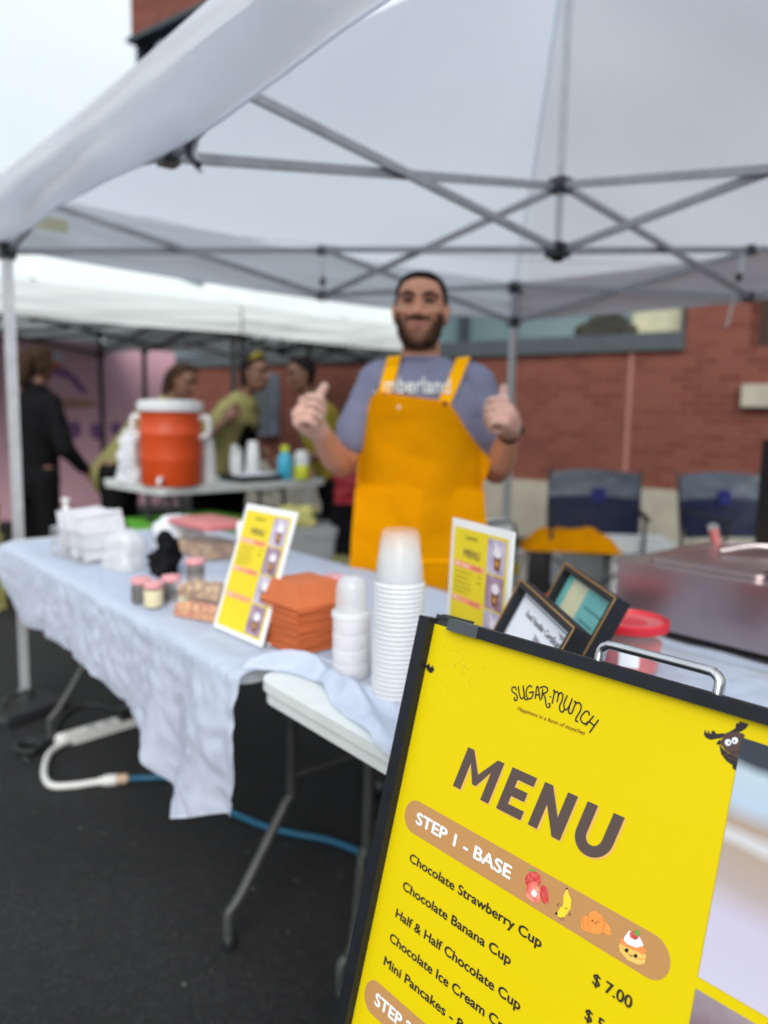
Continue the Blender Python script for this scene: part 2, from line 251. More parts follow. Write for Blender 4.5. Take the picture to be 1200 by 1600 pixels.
# ------------------------------------------------------------------ mesh helpers
class MB:
    """collects shapes in one bmesh; build() links them as one mesh object"""
    def __init__(s): s.bm = bmesh.new()
    def vf(s, vs_, fs):
        v = [s.bm.verts.new(p) for p in vs_]
        for f in fs:
            try: s.bm.faces.new([v[i] for i in f])
            except ValueError: pass
        return v
    def box(s, c, d, rot=None):
        c = V(c); h = V(d)/2
        P = [V((x*h.x, y*h.y, z*h.z)) for x in (-1, 1) for y in (-1, 1) for z in (-1, 1)]
        if rot is not None: P = [rot @ p for p in P]
        s.vf([c+p for p in P], [(0, 1, 3, 2), (4, 6, 7, 5), (0, 4, 5, 1), (2, 3, 7, 6), (0, 2, 6, 4), (1, 5, 7, 3)]); return s
    def rings(s, rings, cap=True, closed=True):
        vv = [[s.bm.verts.new(p) for p in r] for r in rings]; n = len(vv[0])
        for a, b in zip(vv, vv[1:]):
            for i in range(n if closed else n-1):
                j = (i+1) % n
                try: s.bm.faces.new((a[i], a[j], b[j], b[i]))
                except ValueError: pass
        if cap and closed:
            for q in (list(reversed(vv[0])), vv[-1]):
                try: s.bm.faces.new(q)
                except ValueError: pass
        return s
    def tube(s, pts, r, seg=10, smooth=0, flat=1.0):
        pts = [V(p) for p in pts]
        rr = list(r) if isinstance(r, (list, tuple)) else [r]*len(pts)
        if smooth: pts, rr = spline(pts, rr, smooth)
        rings = []; nrm = None
        for i, p in enumerate(pts):
            t = (pts[min(i+1, len(pts)-1)] - pts[max(i-1, 0)]).normalized()
            if nrm is None:
                nrm = t.cross(V((0, 0, 1)) if abs(t.z) < .9 else V((1, 0, 0))).normalized()
            nrm = (nrm - t*nrm.dot(t)).normalized(); bn = t.cross(nrm)
            rings.append([p + (nrm*math.cos(2*math.pi*k/seg) + bn*math.sin(2*math.pi*k/seg)*flat)*rr[i] for k in range(seg)])
        return s.rings(rings)
    def limb(s, pts, r, seg=14, sm=5):
        """tapered limb with rounded ends"""
        pts = [V(p) for p in pts]; pts, rr = spline(pts, list(r), sm)
        t0 = (pts[0]-pts[1]).normalized(); t1 = (pts[-1]-pts[-2]).normalized()
        A, B = [], []
        for a in (80, 55, 30): A.append((pts[0]+t0*rr[0]*math.sin(R(a)), rr[0]*math.cos(R(a))))
        for a in (30, 55, 80): B.append((pts[-1]+t1*rr[-1]*math.sin(R(a)), rr[-1]*math.cos(R(a))))
        P = [a[0] for a in A]+pts+[b[0] for b in B]; Q = [a[1] for a in A]+rr+[b[1] for b in B]
        return s.tube(P, Q, seg)
    def lathe(s, prof, c=(0, 0, 0), seg=28, cap=True, axis=None):
        c = V(c); rings = []
        for r, z in prof:
            rings.append([c + V((r*math.cos(2*math.pi*k/seg), r*math.sin(2*math.pi*k/seg), z)) for k in range(seg)])
        return s.rings(rings, cap)
    def ell(s, c, rad, seg=16, n=10, rot=None):
        c = V(c); rings = []
        for i in range(n+1):
            a = -math.pi/2*.985 + math.pi*.985*i/n
            ring = [V((rad[0]*math.cos(a)*math.cos(2*math.pi*k/seg), rad[1]*math.cos(a)*math.sin(2*math.pi*k/seg), rad[2]*math.sin(a))) for k in range(seg)]
            if rot is not None: ring = [rot @ p for p in ring]
            rings.append([c+p for p in ring])
        return s.rings(rings)
    def grid(s, f, nu, nv):
        vv = [[s.bm.verts.new(f(i/nu, j/nv)) for j in range(nv+1)] for i in range(nu+1)]
        for i in range(nu):
            for j in range(nv): s.bm.faces.new((vv[i][j], vv[i+1][j], vv[i+1][j+1], vv[i][j+1]))
        return s
    def poly(s, pts, z=0., th=0.):
        """flat outline in x, y at height z, with optional thickness below"""
        n = len(pts); top = [s.bm.verts.new((p[0], p[1], z)) for p in pts]; s.bm.faces.new(top)
        if th:
            bot = [s.bm.verts.new((p[0], p[1], z-th)) for p in pts]; s.bm.faces.new(list(reversed(bot)))
            for i in range(n): s.bm.faces.new((top[i], bot[i], bot[(i+1) % n], top[(i+1) % n]))
        return s
    def ribbon(s, pts, w, z=0., sm=0):
        pts = [V((p[0], p[1], 0)) for p in pts]
        if sm: pts, _ = spline(pts, [0]*len(pts), sm)
        L_, R_ = [], []
        for i, p in enumerate(pts):
            t = (pts[min(i+1, len(pts)-1)] - pts[max(i-1, 0)]).normalized(); n = V((-t.y, t.x, 0))*w/2
            if i == 0: p = p - t*w*.3
            if i == len(pts)-1: p = p + t*w*.3
            L_.append(s.bm.verts.new((p.x+n.x, p.y+n.y, z))); R_.append(s.bm.verts.new((p.x-n.x, p.y-n.y, z)))
        for i in range(len(pts)-1): s.bm.faces.new((L_[i], R_[i], R_[i+1], L_[i+1]))
        return s
    def xf(s, m):
        bmesh.ops.transform(s.bm, matrix=m, verts=s.bm.verts); return s
    def bevel(s, w, seg=2):
        es = [e for e in s.bm.edges if len(e.link_faces) == 2 and e.calc_face_angle(0) > .6]
        bmesh.ops.bevel(s.bm, geom=es, offset=w, segments=seg, affect='EDGES', profile=.5, clamp_overlap=True); return s
    def thick(s, t):
        bmesh.ops.solidify(s.bm, geom=list(s.bm.faces), thickness=t); return s
    def mesh(s, name, smooth=True, ang=40):
        bmesh.ops.recalc_face_normals(s.bm, faces=s.bm.faces)
        me = bpy.data.meshes.new(name); s.bm.to_mesh(me); s.bm.free()
        if smooth:
            me.polygons.foreach_set('use_smooth', [True]*len(me.polygons))
            me.set_sharp_from_angle(angle=R(ang))
        return me
    def build(s, name, m, parent=None, smooth=True, ang=40, label=None):
        return link(name, s.mesh(name, smooth, ang), m, parent, label)
def spline(pts, rr, k):
    if len(pts) < 3:
        out, ro = [], []
        for i in range(k+1):
            t = i/k; out.append(pts[0].lerp(pts[1], t)); ro.append(rr[0]+(rr[1]-rr[0])*t)
        return out, ro
    out, ro = [], []
    for i in range(len(pts)-1):
        p0 = pts[max(i-1, 0)]; p1 = pts[i]; p2 = pts[i+1]; p3 = pts[min(i+2, len(pts)-1)]
        for j in range(k):
            t = j/k
            out.append(.5*((2*p1)+(p2-p0)*t+(2*p0-5*p1+4*p2-p3)*t*t+(3*p1-p0-3*p2+p3)*t**3)); ro.append(rr[i]+(rr[i+1]-rr[i])*t)
    out.append(pts[-1].copy()); ro.append(rr[-1])
    return out, ro
def link(name, me, m, parent=None, label=None):
    o = bpy.data.objects.new(name, me); COL.objects.link(o)
    for x in (m if isinstance(m, (list, tuple)) else [m]): me.materials.append(M[x] if isinstance(x, str) else x)
    if parent is not None: o.parent = parent
    if label: o['label'] = label
    return o
def thing(name, label, cat, loc=(0, 0, 0), rz=0, group=None, mw=None):
    o = bpy.data.objects.new(name, None); COL.objects.link(o); o.empty_display_size = .1
    if mw is not None: o.matrix_world = mw
    else: o.location = loc; o.rotation_euler = (0, 0, rz)
    return tag(o, label, cat, group)
def tag(o, label, cat, group=None):
    o['label'] = label; o['category'] = cat
    if group: o['group'] = group
    return o
def dup(root, label=None, loc=None, rz=None, group=None):
    c = root.copy(); COL.objects.link(c)
    for ch in root.children:
        d = ch.copy(); COL.objects.link(d); d.parent = c
        for g in ch.children:
            e = g.copy(); COL.objects.link(e); e.parent = d
    if loc is not None: c.location = loc
    if rz is not None: c.rotation_euler = (0, 0, rz)
    if label: c['label'] = label
    if group: c['group'] = group
    return c
def frame(o, ex, ey):
    ex = V(ex).normalized(); ey = V(ey); ey = (ey-ex*ex.dot(ey)).normalized(); ez = ex.cross(ey)
    return Matrix(((ex.x, ey.x, ez.x, o[0]), (ex.y, ey.y, ez.y, o[1]), (ex.z, ey.z, ez.z, o[2]), (0, 0, 0, 1)))
def rrect(x0, y0, x1, y1, r, n=6):
    P = []
    for cx, cy_, a0 in ((x1-r, y1-r, 0), (x0+r, y1-r, 90), (x0+r, y0+r, 180), (x1-r, y0+r, 270)):
        for i in range(n+1):
            a = R(a0+90*i/n); P.append((cx+r*math.cos(a), cy_+r*math.sin(a)))
    return P
def ellp(cx, cy_, rx, ry, n=24, rot=0):
    c, s_ = math.cos(rot), math.sin(rot); P = []
    for i in range(n):
        a = 2*math.pi*i/n; x, y = rx*math.cos(a), ry*math.sin(a); P.append((cx+x*c-y*s_, cy_+x*s_+y*c))
    return P
def remesh(mb, voxel, smooth=4):
    me = mb.mesh('tmp', False); o = bpy.data.objects.new('tmp', me); COL.objects.link(o)
    md = o.modifiers.new('r', 'REMESH'); md.mode = 'VOXEL'; md.voxel_size = voxel; md.use_smooth_shade = True
    if smooth: sm = o.modifiers.new('s', 'SMOOTH'); sm.factor = .5; sm.iterations = smooth
    dg = bpy.context.evaluated_depsgraph_get(); dg.update()
    out = bpy.data.meshes.new_from_object(o.evaluated_get(dg)); bpy.data.objects.remove(o); bpy.data.meshes.remove(me)
    out.polygons.foreach_set('use_smooth', [True]*len(out.polygons))
    return out
def shell(me, pred, off, jit=0.):
    """thin skin lifted from the part of a mesh that pred picks"""
    mb = MB(); idx = {}
    for p in me.polygons:
        if pred(p.center):
            vs_ = []
            for i in p.vertices:
                if i not in idx:
                    v = me.vertices[i]; k = off + (jit*noise.noise(v.co*60) if jit else 0); idx[i] = mb.bm.verts.new(v.co + v.normal*k)
                vs_.append(idx[i])
            mb.bm.faces.new(vs_)
    for f in mb.bm.edges:
        pass
    bd = [v for v in mb.bm.verts if any(len(e.link_faces) == 1 for e in v.link_edges)]
    for _ in range(3): bmesh.ops.smooth_vert(mb.bm, verts=bd, factor=.5, use_axis_x=True, use_axis_y=True, use_axis_z=True)
    return mb
TXT = {}
def text_mb(s, bold=0., shear=0., spacing=1.0):
    """lettering as a flat mesh whose left end is at 0 and baseline at 0; returns (MB, width, cap height)"""
    def raw(t):
        cu = bpy.data.curves.new('t', 'FONT'); cu.body = t; cu.size = 1; cu.offset = bold; cu.shear = shear; cu.space_character = spacing; cu.resolution_u = 6
        o = bpy.data.objects.new('t', cu); COL.objects.link(o); dg = bpy.context.evaluated_depsgraph_get(); dg.update()
        me = bpy.data.meshes.new_from_object(o.evaluated_get(dg)); bpy.data.objects.remove(o); bpy.data.curves.remove(cu); return me
    me = raw(s); h = raw('H'); cap = max(v.co.y for v in h.vertices) - min(v.co.y for v in h.vertices); hb = min(v.co.y for v in h.vertices); bpy.data.meshes.remove(h)
    mb = MB(); mb.bm.from_mesh(me); bpy.data.meshes.remove(me)
    x0 = min(v.co.x for v in mb.bm.verts); x1 = max(v.co.x for v in mb.bm.verts)
    for v in mb.bm.verts: v.co.x -= x0; v.co.y -= hb
    return mb, x1-x0, cap
def lettering(s, x, y, w, cap, z, m, parent, bold=.012, shear=0., slope=0., name='lettering', spacing=1.0):
    mb, w0, c0 = text_mb(s, 0., 0., spacing)
    sx = (w/w0) if w else cap/c0; sy = cap/c0
    base = mb.bm; out = bmesh.new(); me = bpy.data.meshes.new('t'); base.to_mesh(me); base.free()
    offs = [(0, 0)] if bold < .005 else [(0, 0), (-bold, 0), (bold, 0), (-bold*.5, bold*.8), (bold*.5, -bold*.8)]
    for i, (dx, dy) in enumerate(offs):
        n0 = len(out.verts); out.from_mesh(me); out.verts.ensure_lookup_table()
        for v in out.verts[n0:]:
            yy = (v.co.y+dy)*sy; v.co = V((x+(v.co.x+dx)*sx+shear*yy, y+yy+v.co.x*sx*slope, z+.00002*i*(cap/.012 if cap < .012 else 1)))
    bpy.data.meshes.remove(me); mb.bm = out
    return mb.build(name, m, parent, smooth=False)
def smoothstep(a, b, x):
    t = max(0, min(1, (x-a)/(b-a))); return t*t*(3-2*t)
def interp(tab, x):
    if x <= tab[0][0]: return tab[0][1]
    for (a, p), (b, q) in zip(tab, tab[1:]):
        if x <= b:
            return p+(q-p)*(x-a)/(b-a)
    return tab[-1][1]

# ------------------------------------------------------------------ ground and building
g = MB().grid(lambda u, v: V((-70+140*u, -70+140*v, .003*noise.noise(V((u*40, v*40, 0))))), 60, 60).build('ground', 'asphalt'); g['kind'] = 'structure'
def building():
    # local x runs along the facade (to the right in the photo), local y goes into the building
    mw = frame((-1.985, 5.31, 0), (.974, .225, 0), (-.225, .974, 0))
    b = thing('brick_building', 'red brick building with a long grey silled window, behind the tents', 'building', mw=mw)
    X0, X1, XW = -6.46, 9., 1.70
    w = MB(); w.box(((X0+X1)/2, .22, (.60+1.872)/2), (X1-X0, .4, 1.872-.60))          # below the window
    w.box(((XW+2.23)/2, .22, (1.872+6.6)/2), (2.23-XW, .4, 6.6-1.872))                  # pier right of the window
    w.box(((3.25+X1)/2, .22, (1.872+6.6)/2), (X1-3.25, .4, 6.6-1.872))
    w.box(((X0+X1)/2, .22, 8.1), (X1-X0, .44, 3.0))                                      # upper band
    w.build('wall', 'brick', b, smooth=False)
    MB().box(((X0+X1)/2, .21, .30), (X1-X0+.04, .46, .60)).bevel(.012, 2).build('foundation', 'stone', b)
    MB().box(((X0+XW)/2, .14, 1.955), (XW-X0, .34, .165)).bevel(.008, 2).build('sill', 'sill', b)
    MB().box((2.72, .10, 1.46), (1.0, .34, .19)).bevel(.01, 2).build('sill', 'stone', b, label='cream stone sill under the dark recess')
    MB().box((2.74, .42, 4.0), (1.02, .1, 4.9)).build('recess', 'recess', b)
    MB().box((1.22, .014, 1.235), (.035, .012, 1.262)).build('expansion_joint', 'joint', b)
    win = MB()
    for x in (X0+.06, -4.6, -2.75, -.72, XW-.03): win.box((x, .16, 4.3), (.07, .12, 4.52))
    for z in (4.3, 6.55): win.box(((X0+XW)/2, .16, z), (XW-X0-.1, .10, .09))
    win = win.build('window', 'mullion', b)
    MB().box(((X0+XW)/2, .25, 4.3), (XW-X0-.04, .02, 4.5)).build('pane', 'glass', win)
    MB().box((1.40, .225, 2.34), (.52, .02, .60)).build('blind', 'creamblind', win)
    p = MB()
    for i in range(26):
        a = random.random(); p.ell((.62+.5*a, .21, 2.08+.19*random.random()*(1-abs(a-.55))), (.09, .02, .06), 8, 5)
    p.build('planter', 'plantglass', win)
    MB().box((X0+.02, .16, 4.3), (.06, .16, 4.5)).build('corner_post', 'sill', b)
    MB().box(((X0+X1)/2, .10, 6.585), (X1-X0, .38, .06)).build('soffit', 'mullion', b)
    u = thing('utility_box', 'grey blue metal cabinet fixed to the brick wall', 'box', mw=mw @ Matrix.Translation((-3.6, -.01, 1.0)))
    MB().box((0, -.06, .35), (.42, .12, .8)).bevel(.01).build('cabinet', 'steelblue', u); MB().box((0, -.126, .35), (.36, .012, .72)).bevel(.004).build('door', 'sill', u)
building()

# ------------------------------------------------------------------ pop-up tents
def cloth_noise(p, a, sc): return a*noise.noise(V(p)*sc)
def tent(label, org, S_, near):
    t = thing('canopy_tent', label, 'tent', org, 0, 'pop-up canopy tents')
    zt, zs, pk = 2.067, 1.84, 3.02
    cl = 'canopy' if near else 'canopy2'; bar = 'bar' if near else 'leg'
    C4 = [(0, 0), (S_, 0), (S_, S_), (0, S_)]; ce = V((S_/2, S_/2, 0))
    # roof: four panels meeting at the peak
    rf = MB(); o = .035; n = 26
    E4 = [V((-o, -o, zt+.03)), V((S_+o, -o, zt+.03)), V((S_+o, S_+o, zt+.03)), V((-o, S_+o, zt+.03))]; top = V((S_/2, S_/2, pk))
    for k in range(4):
        a, b = E4[k], E4[(k+1) % 4]
        def f(u, v, a=a, b=b):
            e = a.lerp(b, u); e.z -= .035*math.sin(math.pi*u) if near else .02*math.sin(math.pi*u)
            p = e.lerp(top, v); p.z -= .10*math.sin(math.pi*v)*(.35+.65*math.sin(math.pi*u)); p.z += (cloth_noise(p, .016, 2.2)+.004*abs(noise.noise(V((u*14, v*3, k*5.)))))*math.sin(math.pi*v)
            return p
        rf.grid(f, n, n)
    bmesh.ops.remove_doubles(rf.bm, verts=rf.bm.verts, dist=.0008)
    rf.build('roof', cl, t, ang=60)
    # valances
    for k in range(4):
        a, b = E4[k].copy(), E4[(k+1) % 4].copy(); d = (b-a).normalized(); nrm = V((d.y, -d.x, 0)); big = near and k == 0
        def f(u, v, a=a, b=b, nrm=nrm, big=big):
            p = a.lerp(b, u); sag = (.035 if near else .02)*math.sin(math.pi*u); hgt = .235
            w = v
            bulge = (.075 if big else .014)*math.sin(math.pi*min(1, w/1.2))**1.0
            if big: bulge = .085*(w/.62 if w < .62 else 1-(w-.62)/.38*.95)*(.55+.45*math.sin(math.pi*min(1, u*1.15+.05)))
            p = p + nrm*(bulge + .006 + (.014*noise.noise(V((u*9, w*1.2, k*3.))) + .02*noise.noise(V((u*4+w*2.2, w*5, 7.))))*(1.3 if big else .55)*min(1, w*3))
            p.z -= hgt*w + sag - (.02*sag)*w
            return p
        mb = MB().grid(f, 90, 16); mb.build('valance', cl, t, ang=70)
        hem = MB().tube([f(i/60, 1.0) for i in range(61)], .004, 6); hem.build('hem', cl, t)
    # legs with feet and sliding brackets
    for x, y in C4:
        if near and x > 1 and y < 1: x += .06
        lg = MB().box((x, y, 1.32), (.036, .036, 1.5)).bevel(.004).build('leg', 'alu' if near else 'tube', t)
        MB().box((x, y, .40), (.030, .030, .76)).bevel(.003).build('inner_leg', 'alu', lg)
        MB().box((x+.02, y, .006), (.12, .085, .008)).bevel(.002).box((x, y, .03), (.044, .044, .05)).build('foot_plate', 'alu', lg)
        MB().box((x, y, zs), (.058, .058, .06)).bevel(.006).build('slider', 'blackplastic', lg)
        MB().box((x, y, zt-.01), (.062, .062, .07)).bevel(.006).build('corner_bracket', 'blackplastic', lg)
    mids = [V((S_/2, 0, 0)), V((S_, S_/2, 0)), V((S_/2, S_, 0)), V((0, S_/2, 0))]
    def brace(p, q, off):
        d = (q-p).normalized(); h = V((d.y, -d.x, 0)).normalized()*off
        p = p+h+d*.02; q = q+h-d*.02
        L = (q-p).length; mb = MB().box((0, 0, 0), (L, .013, .026)); mb.bevel(.003, 1)
        ex = (q-p).normalized(); ey = V((-ex.y, ex.x, 0)).normalized(); m = frame((p+q)/2, ex, ey); mb.xf(m)
        mb.build('truss_bar', bar, t)
    def joint(p, s_=.03):
        MB().box(p, (s_, s_, s_*1.15)).bevel(.005).build('joint', 'darkgrey' if near else 'blackplastic', t)
    up, lo = V((0, 0, zt)), V((0, 0, zs))
    for k in range(4):
        c0 = V((*C4[k], 0)); c1 = V((*C4[(k+1) % 4], 0)); m = mids[k]
        for c in (c0, c1):
            brace(c+up, m+lo, .009); brace(c+lo, m+up, -.009); joint((c+m)/2+V((0, 0, (zt+zs)/2)), .024)
        joint(m+up, .042); joint(m+lo, .042)
        brace(m+up, ce+V((0, 0, zs)), .009); brace(m+lo, ce+V((0, 0, zt)), -.009); joint((m+ce)/2+V((0, 0, (zt+zs)/2)), .024)
    MB().box(ce+V((0, 0, zt)), (.062, .062, .05)).bevel(.008).build('peak_slider', 'darkgrey', t)
    MB().box(ce+V((0, 0, zs)), (.066, .066, .05)).bevel(.008).ell(ce+V((0, 0, zs-.028)), (.026, .026, .014), 12, 6).build('hub', 'blackplastic', t)
    MB().tube([ce+V((0, 0, zs)), ce+V((0, 0, pk-.02))], .0135, 12).build('peak_pole', 'alu' if near else bar, t)
    return t
nt = tent('white pop-up canopy with scissor frame covering the man and the cloth covered tables', (0, 0, 0), 3.0, True)
# seams, label, tie-down straps and tied plastic inside the near tent
MB().tube([(.02, 2.98, 2.07), (.77, 2.23, 2.515), (1.49, 1.51, 3.0)], .004, 6).build('seam', 'canopy', nt)
MB().tube([V((.01, .06, 2.0)).lerp(V((1.4, 2.97, 2.0)), i/10)-V((0, 0, .05*math.sin(math.pi*i/10))) for i in range(11)], .0025, 6).build('cord', 'frost', nt)
def strap(p, lean, n):
    mb = MB(); x, y, z = p
    mb.box((x, y, z-.05), (.02, .006, .09)); mb.build('strap', 'white', nt)
    MB().box((x+lean*.01, y-.004, z-.115), (.026, .016, .04)).bevel(.004).build('buckle', 'blackplastic', nt)
    MB().tube([(x, y, z-.13), (x+lean*.02, y, z-.19), (x+lean*.05, y-.01, z-.19-n)], [.008, .007, .005], 8, 4).build('strap_end', 'white', nt)
strap((1.47, 2.97, 2.05), -1, .16); strap((.01, 1.5, 2.02), .3, .03)
kn = MB()
for i in range(5):
    a = i*1.3
    kn.tube([(1.53+.02*i, .005, 1.862), (1.55+.03*i, .03*math.sin(a), 1.90+.02*math.cos(a)), (1.60+.02*math.sin(a), .02, 1.86), (1.57+.02*i, .01, 1.82-.012*i)], .006, 6, 4)
kn.build('tied_plastic', 'frost', nt)
MB().tube([(1.60, 0, 1.85), (1.615, .0, 1.81), (1.66, 0, 1.782)], .008, 8, 4).build('tie_end', 'blackplastic', nt)
MB().box((.022, .16, 1.965), (.004, .14, .05)).build('care_label', 'creampaper', nt)
tent('white canopy with dark lining behind the red drinks cooler, nearest the man', (-4.26, 2.30, 0), 2.0, False)
tent('white canopy with dark lining farthest left, beside the pink painted panel', (-5.22, -.80, 0), 3.0, False)

# ------------------------------------------------------------------ tables
def table(label, loc, rz, L, Wd, H, legs=(1, 1), foot_in=.085, name='folding_table'):
    t = thing(name, label, 'table', loc, rz, 'white folding tables')
    mb = MB(); o = rrect(-L/2, -Wd/2, L/2, Wd/2, .05, 7); mb.poly(o, H, .018)
    mb.bevel(.006, 3); mb.build('tabletop', 'white_plastic', t)
    sk = MB(); oo = rrect(-L/2+.006, -Wd/2+.006, L/2-.006, Wd/2-.006, .046, 7); ii = rrect(-L/2+.022, -Wd/2+.022, L/2-.022, Wd/2-.022, .03, 7)
    for ring in (oo, ii): sk.rings([[V((p[0], p[1], H-.016)) for p in ring], [V((p[0], p[1], H-.042)) for p in ring]], cap=False)
    sk.rings([[V((p[0], p[1], H-.042)) for p in oo], [V((p[0], p[1], H-.042)) for p in ii]], cap=False)
    sk.build('rim', 'white_plastic', t)
    for sx, on in ((-1, legs[0]), (1, legs[1])):
        if not on: continue
        x = sx*(L/2-on*.19)
        for sy in (-1, 1):
            ys = sy*(Wd/2-foot_in); yi = sy*.13
            lg = MB().tube([(x, yi, H-.03), (x, yi, .47*H), (x, yi+sy*.012, .42*H), (x, ys-sy*.03, .16*H), (x, ys, .12*H), (x, ys, .012)], .0125, 12, 3).build('leg', 'leg', t)
            MB().lathe([(.015, 0), (.016, .004), (.016, .028), (.0135, .032)], (x, ys, 0), 14).build('foot_cap', 'blackplastic', lg)
        for zz in (.5, .9): MB().tube([(x, -.13, zz*H), (x, .13, zz*H)], .009, 8).build('leg_brace', 'leg', t)
        MB().tube([(x, 0, .85*H), (x-sx*.35, 0, H-.035)], .007, 8).build('folding_strut', 'leg', t)
    return t
table('white folding table under the hanging tablecloth, holding the jars and sauce boxes', (1.165, .258, 0), R(-.6), 1.78, .762, .74)
table('white folding table with its bare rounded corner showing by the menu board', (3.04, .235, 0), R(-1.2), 1.84, .755, .74, (.2, 1), .185)
table('white folding table set behind, carrying the steel food warmer', (3.16, 1.03, 0), 0, 1.80, .72, .742)
table('white folding table holding the red drinks cooler and bottles', (-.99, 1.42, 0), R(-84), 1.20, .70, .82)

# tablecloths
def tablecloth():
    hem = [(.33, .655), (.42, .60), (.56, .535), (.7, .525), (.9, .545), (1.1, .545), (1.3, .545), (1.45, .535), (1.6, .505), (1.7, .47), (1.76, .42), (1.82, .375), (1.9, .385), (2.0, .425), (2.075, .45), (2.10, .452)]
    x0, x1 = .335, 2.095; yf, yb, z = -.132, .648, .7435; rad = .012
    def f(u, v):
        x = x0+(x1-x0)*u; hz = interp(hem, x)
        bx = x + .012*noise.noise(V((v*6, 3, u*3)))
        # profile lengths: back drop .13, top, front drop
        Lb, Lt, Lf = .13, yb-yf, z-hz; s_ = v*(Lb+Lt+Lf)
        cr = .003*abs(noise.noise(V((x*9, s_*9, 0))))+.0022*noise.noise(V((x*38, s_*38, 3)))+.0045*abs(noise.noise(V((x*24+s_*9, s_*17, 8))))+.003*abs(noise.noise(V((x*13-s_*20, s_*22, 5))))
        if s_ < Lb: return V((bx, yb+.005+cr*2, z-(Lb-s_)))
        if s_ < Lb+Lt:
            y = yb-(s_-Lb); e = smoothstep(.03, 0, y-yf)
            return V((bx, y, z+max(0, cr*.75)-.003*e))
        d = s_-Lb-Lt; k = d/max(.05, Lf)
        am = .30+.70*smoothstep(1.5, 1.85, x); fold = am*(.030*math.sin(x*19+1.6*math.sin(x*7)+k*1.5)*k + .010*math.sin(x*47+k*2)*k*k) + .022*am*k*noise.noise(V((x*5, k*2, 4)))
        corner = smoothstep(1.72, 2.05, x)
        return V((bx-.018*corner*k + .02*k*noise.noise(V((k*3, x*2, 9))), yf-.008-.016*math.sin(min(1, k)*1.57)-fold*.8-cr*1.6-.02*corner*k, z-.004-d))
    c = MB().grid(f, 230, 130); c.thick(.0012); o = c.build('tablecloth', 'cloth', None, ang=80)
    tag(o, 'white crinkled tablecloth draped over the long table, its corner hanging low', 'tablecloth')
tablecloth()
def tablecloth_b():
    # lies on the second table; its front edge is bunched up and bares the table corner
    edge = [(2.075, -.125), (2.105, -.105), (2.12, -.088), (2.14, -.072), (2.18, -.060), (2.23, -.057), (2.29, -.078), (2.33, -.10), (2.41, -.112), (2.46, -.125), (2.51, -.143), (2.57, -.147), (4, -.147)]
    x1, yf, yb, z = 3.9, -.147, .655, .7445
    def f(u, v):
        x = 2.072+(x1-2.072)*u**1.5; y0 = interp(edge, x)+.004*noise.noise(V((x*40, 0, 0)))
        y = y0+(yb-y0)*v**1.4; d = y-y0
        am = smoothstep(2.56, 2.30, x)*(.6+.4*smoothstep(2.06, 2.12, x))
        r_ = math.exp(-((d-.030-.012*math.sin(x*30))/.016)**2)*(.75+.5*noise.noise(V((x*16, d*8, 1))))+.55*math.exp(-((d-.072-.014*math.sin(x*21+1))/.015)**2)*(.7+.7*noise.noise(V((x*12, d*8, 5))))
        zz = z + .036*max(0, r_)*am + .006*abs(noise.noise(V((x*10, y*10, 2))))+.0025*noise.noise(V((x*28, y*28, 5)))
        return V((x, y, zz))
    c = MB().grid(f, 190, 120)
    # front drop right of the bare corner
    def h(u, v):
        x = 2.575+(3.9-2.575)*u; d = v*.30*(.22+.78*smoothstep(0, .25, u))
        return V((x+.01*noise.noise(V((v*4, u*3, 0))), yf-.002-.012*v-.02*math.sin(x*24)*v, z-.002-d))
    c.grid(h, 120, 30); c.thick(.0012)
    o = c.build('tablecloth', 'cloth', None, ang=80)
    tag(o, 'white tablecloth bunched back from the bare table corner beside the cup stacks', 'tablecloth')
    b = MB().grid(lambda u, v: V((2.30+1.6*u, .668+.70*v, .7465+.004*abs(noise.noise(V((u*14, v*8, 6)))))), 60, 40); b.thick(.001)
    tag(b.build('tablecloth', 'cloth', None, ang=80), 'flat white tablecloth spread under the steel food warmer', 'tablecloth')
tablecloth_b()

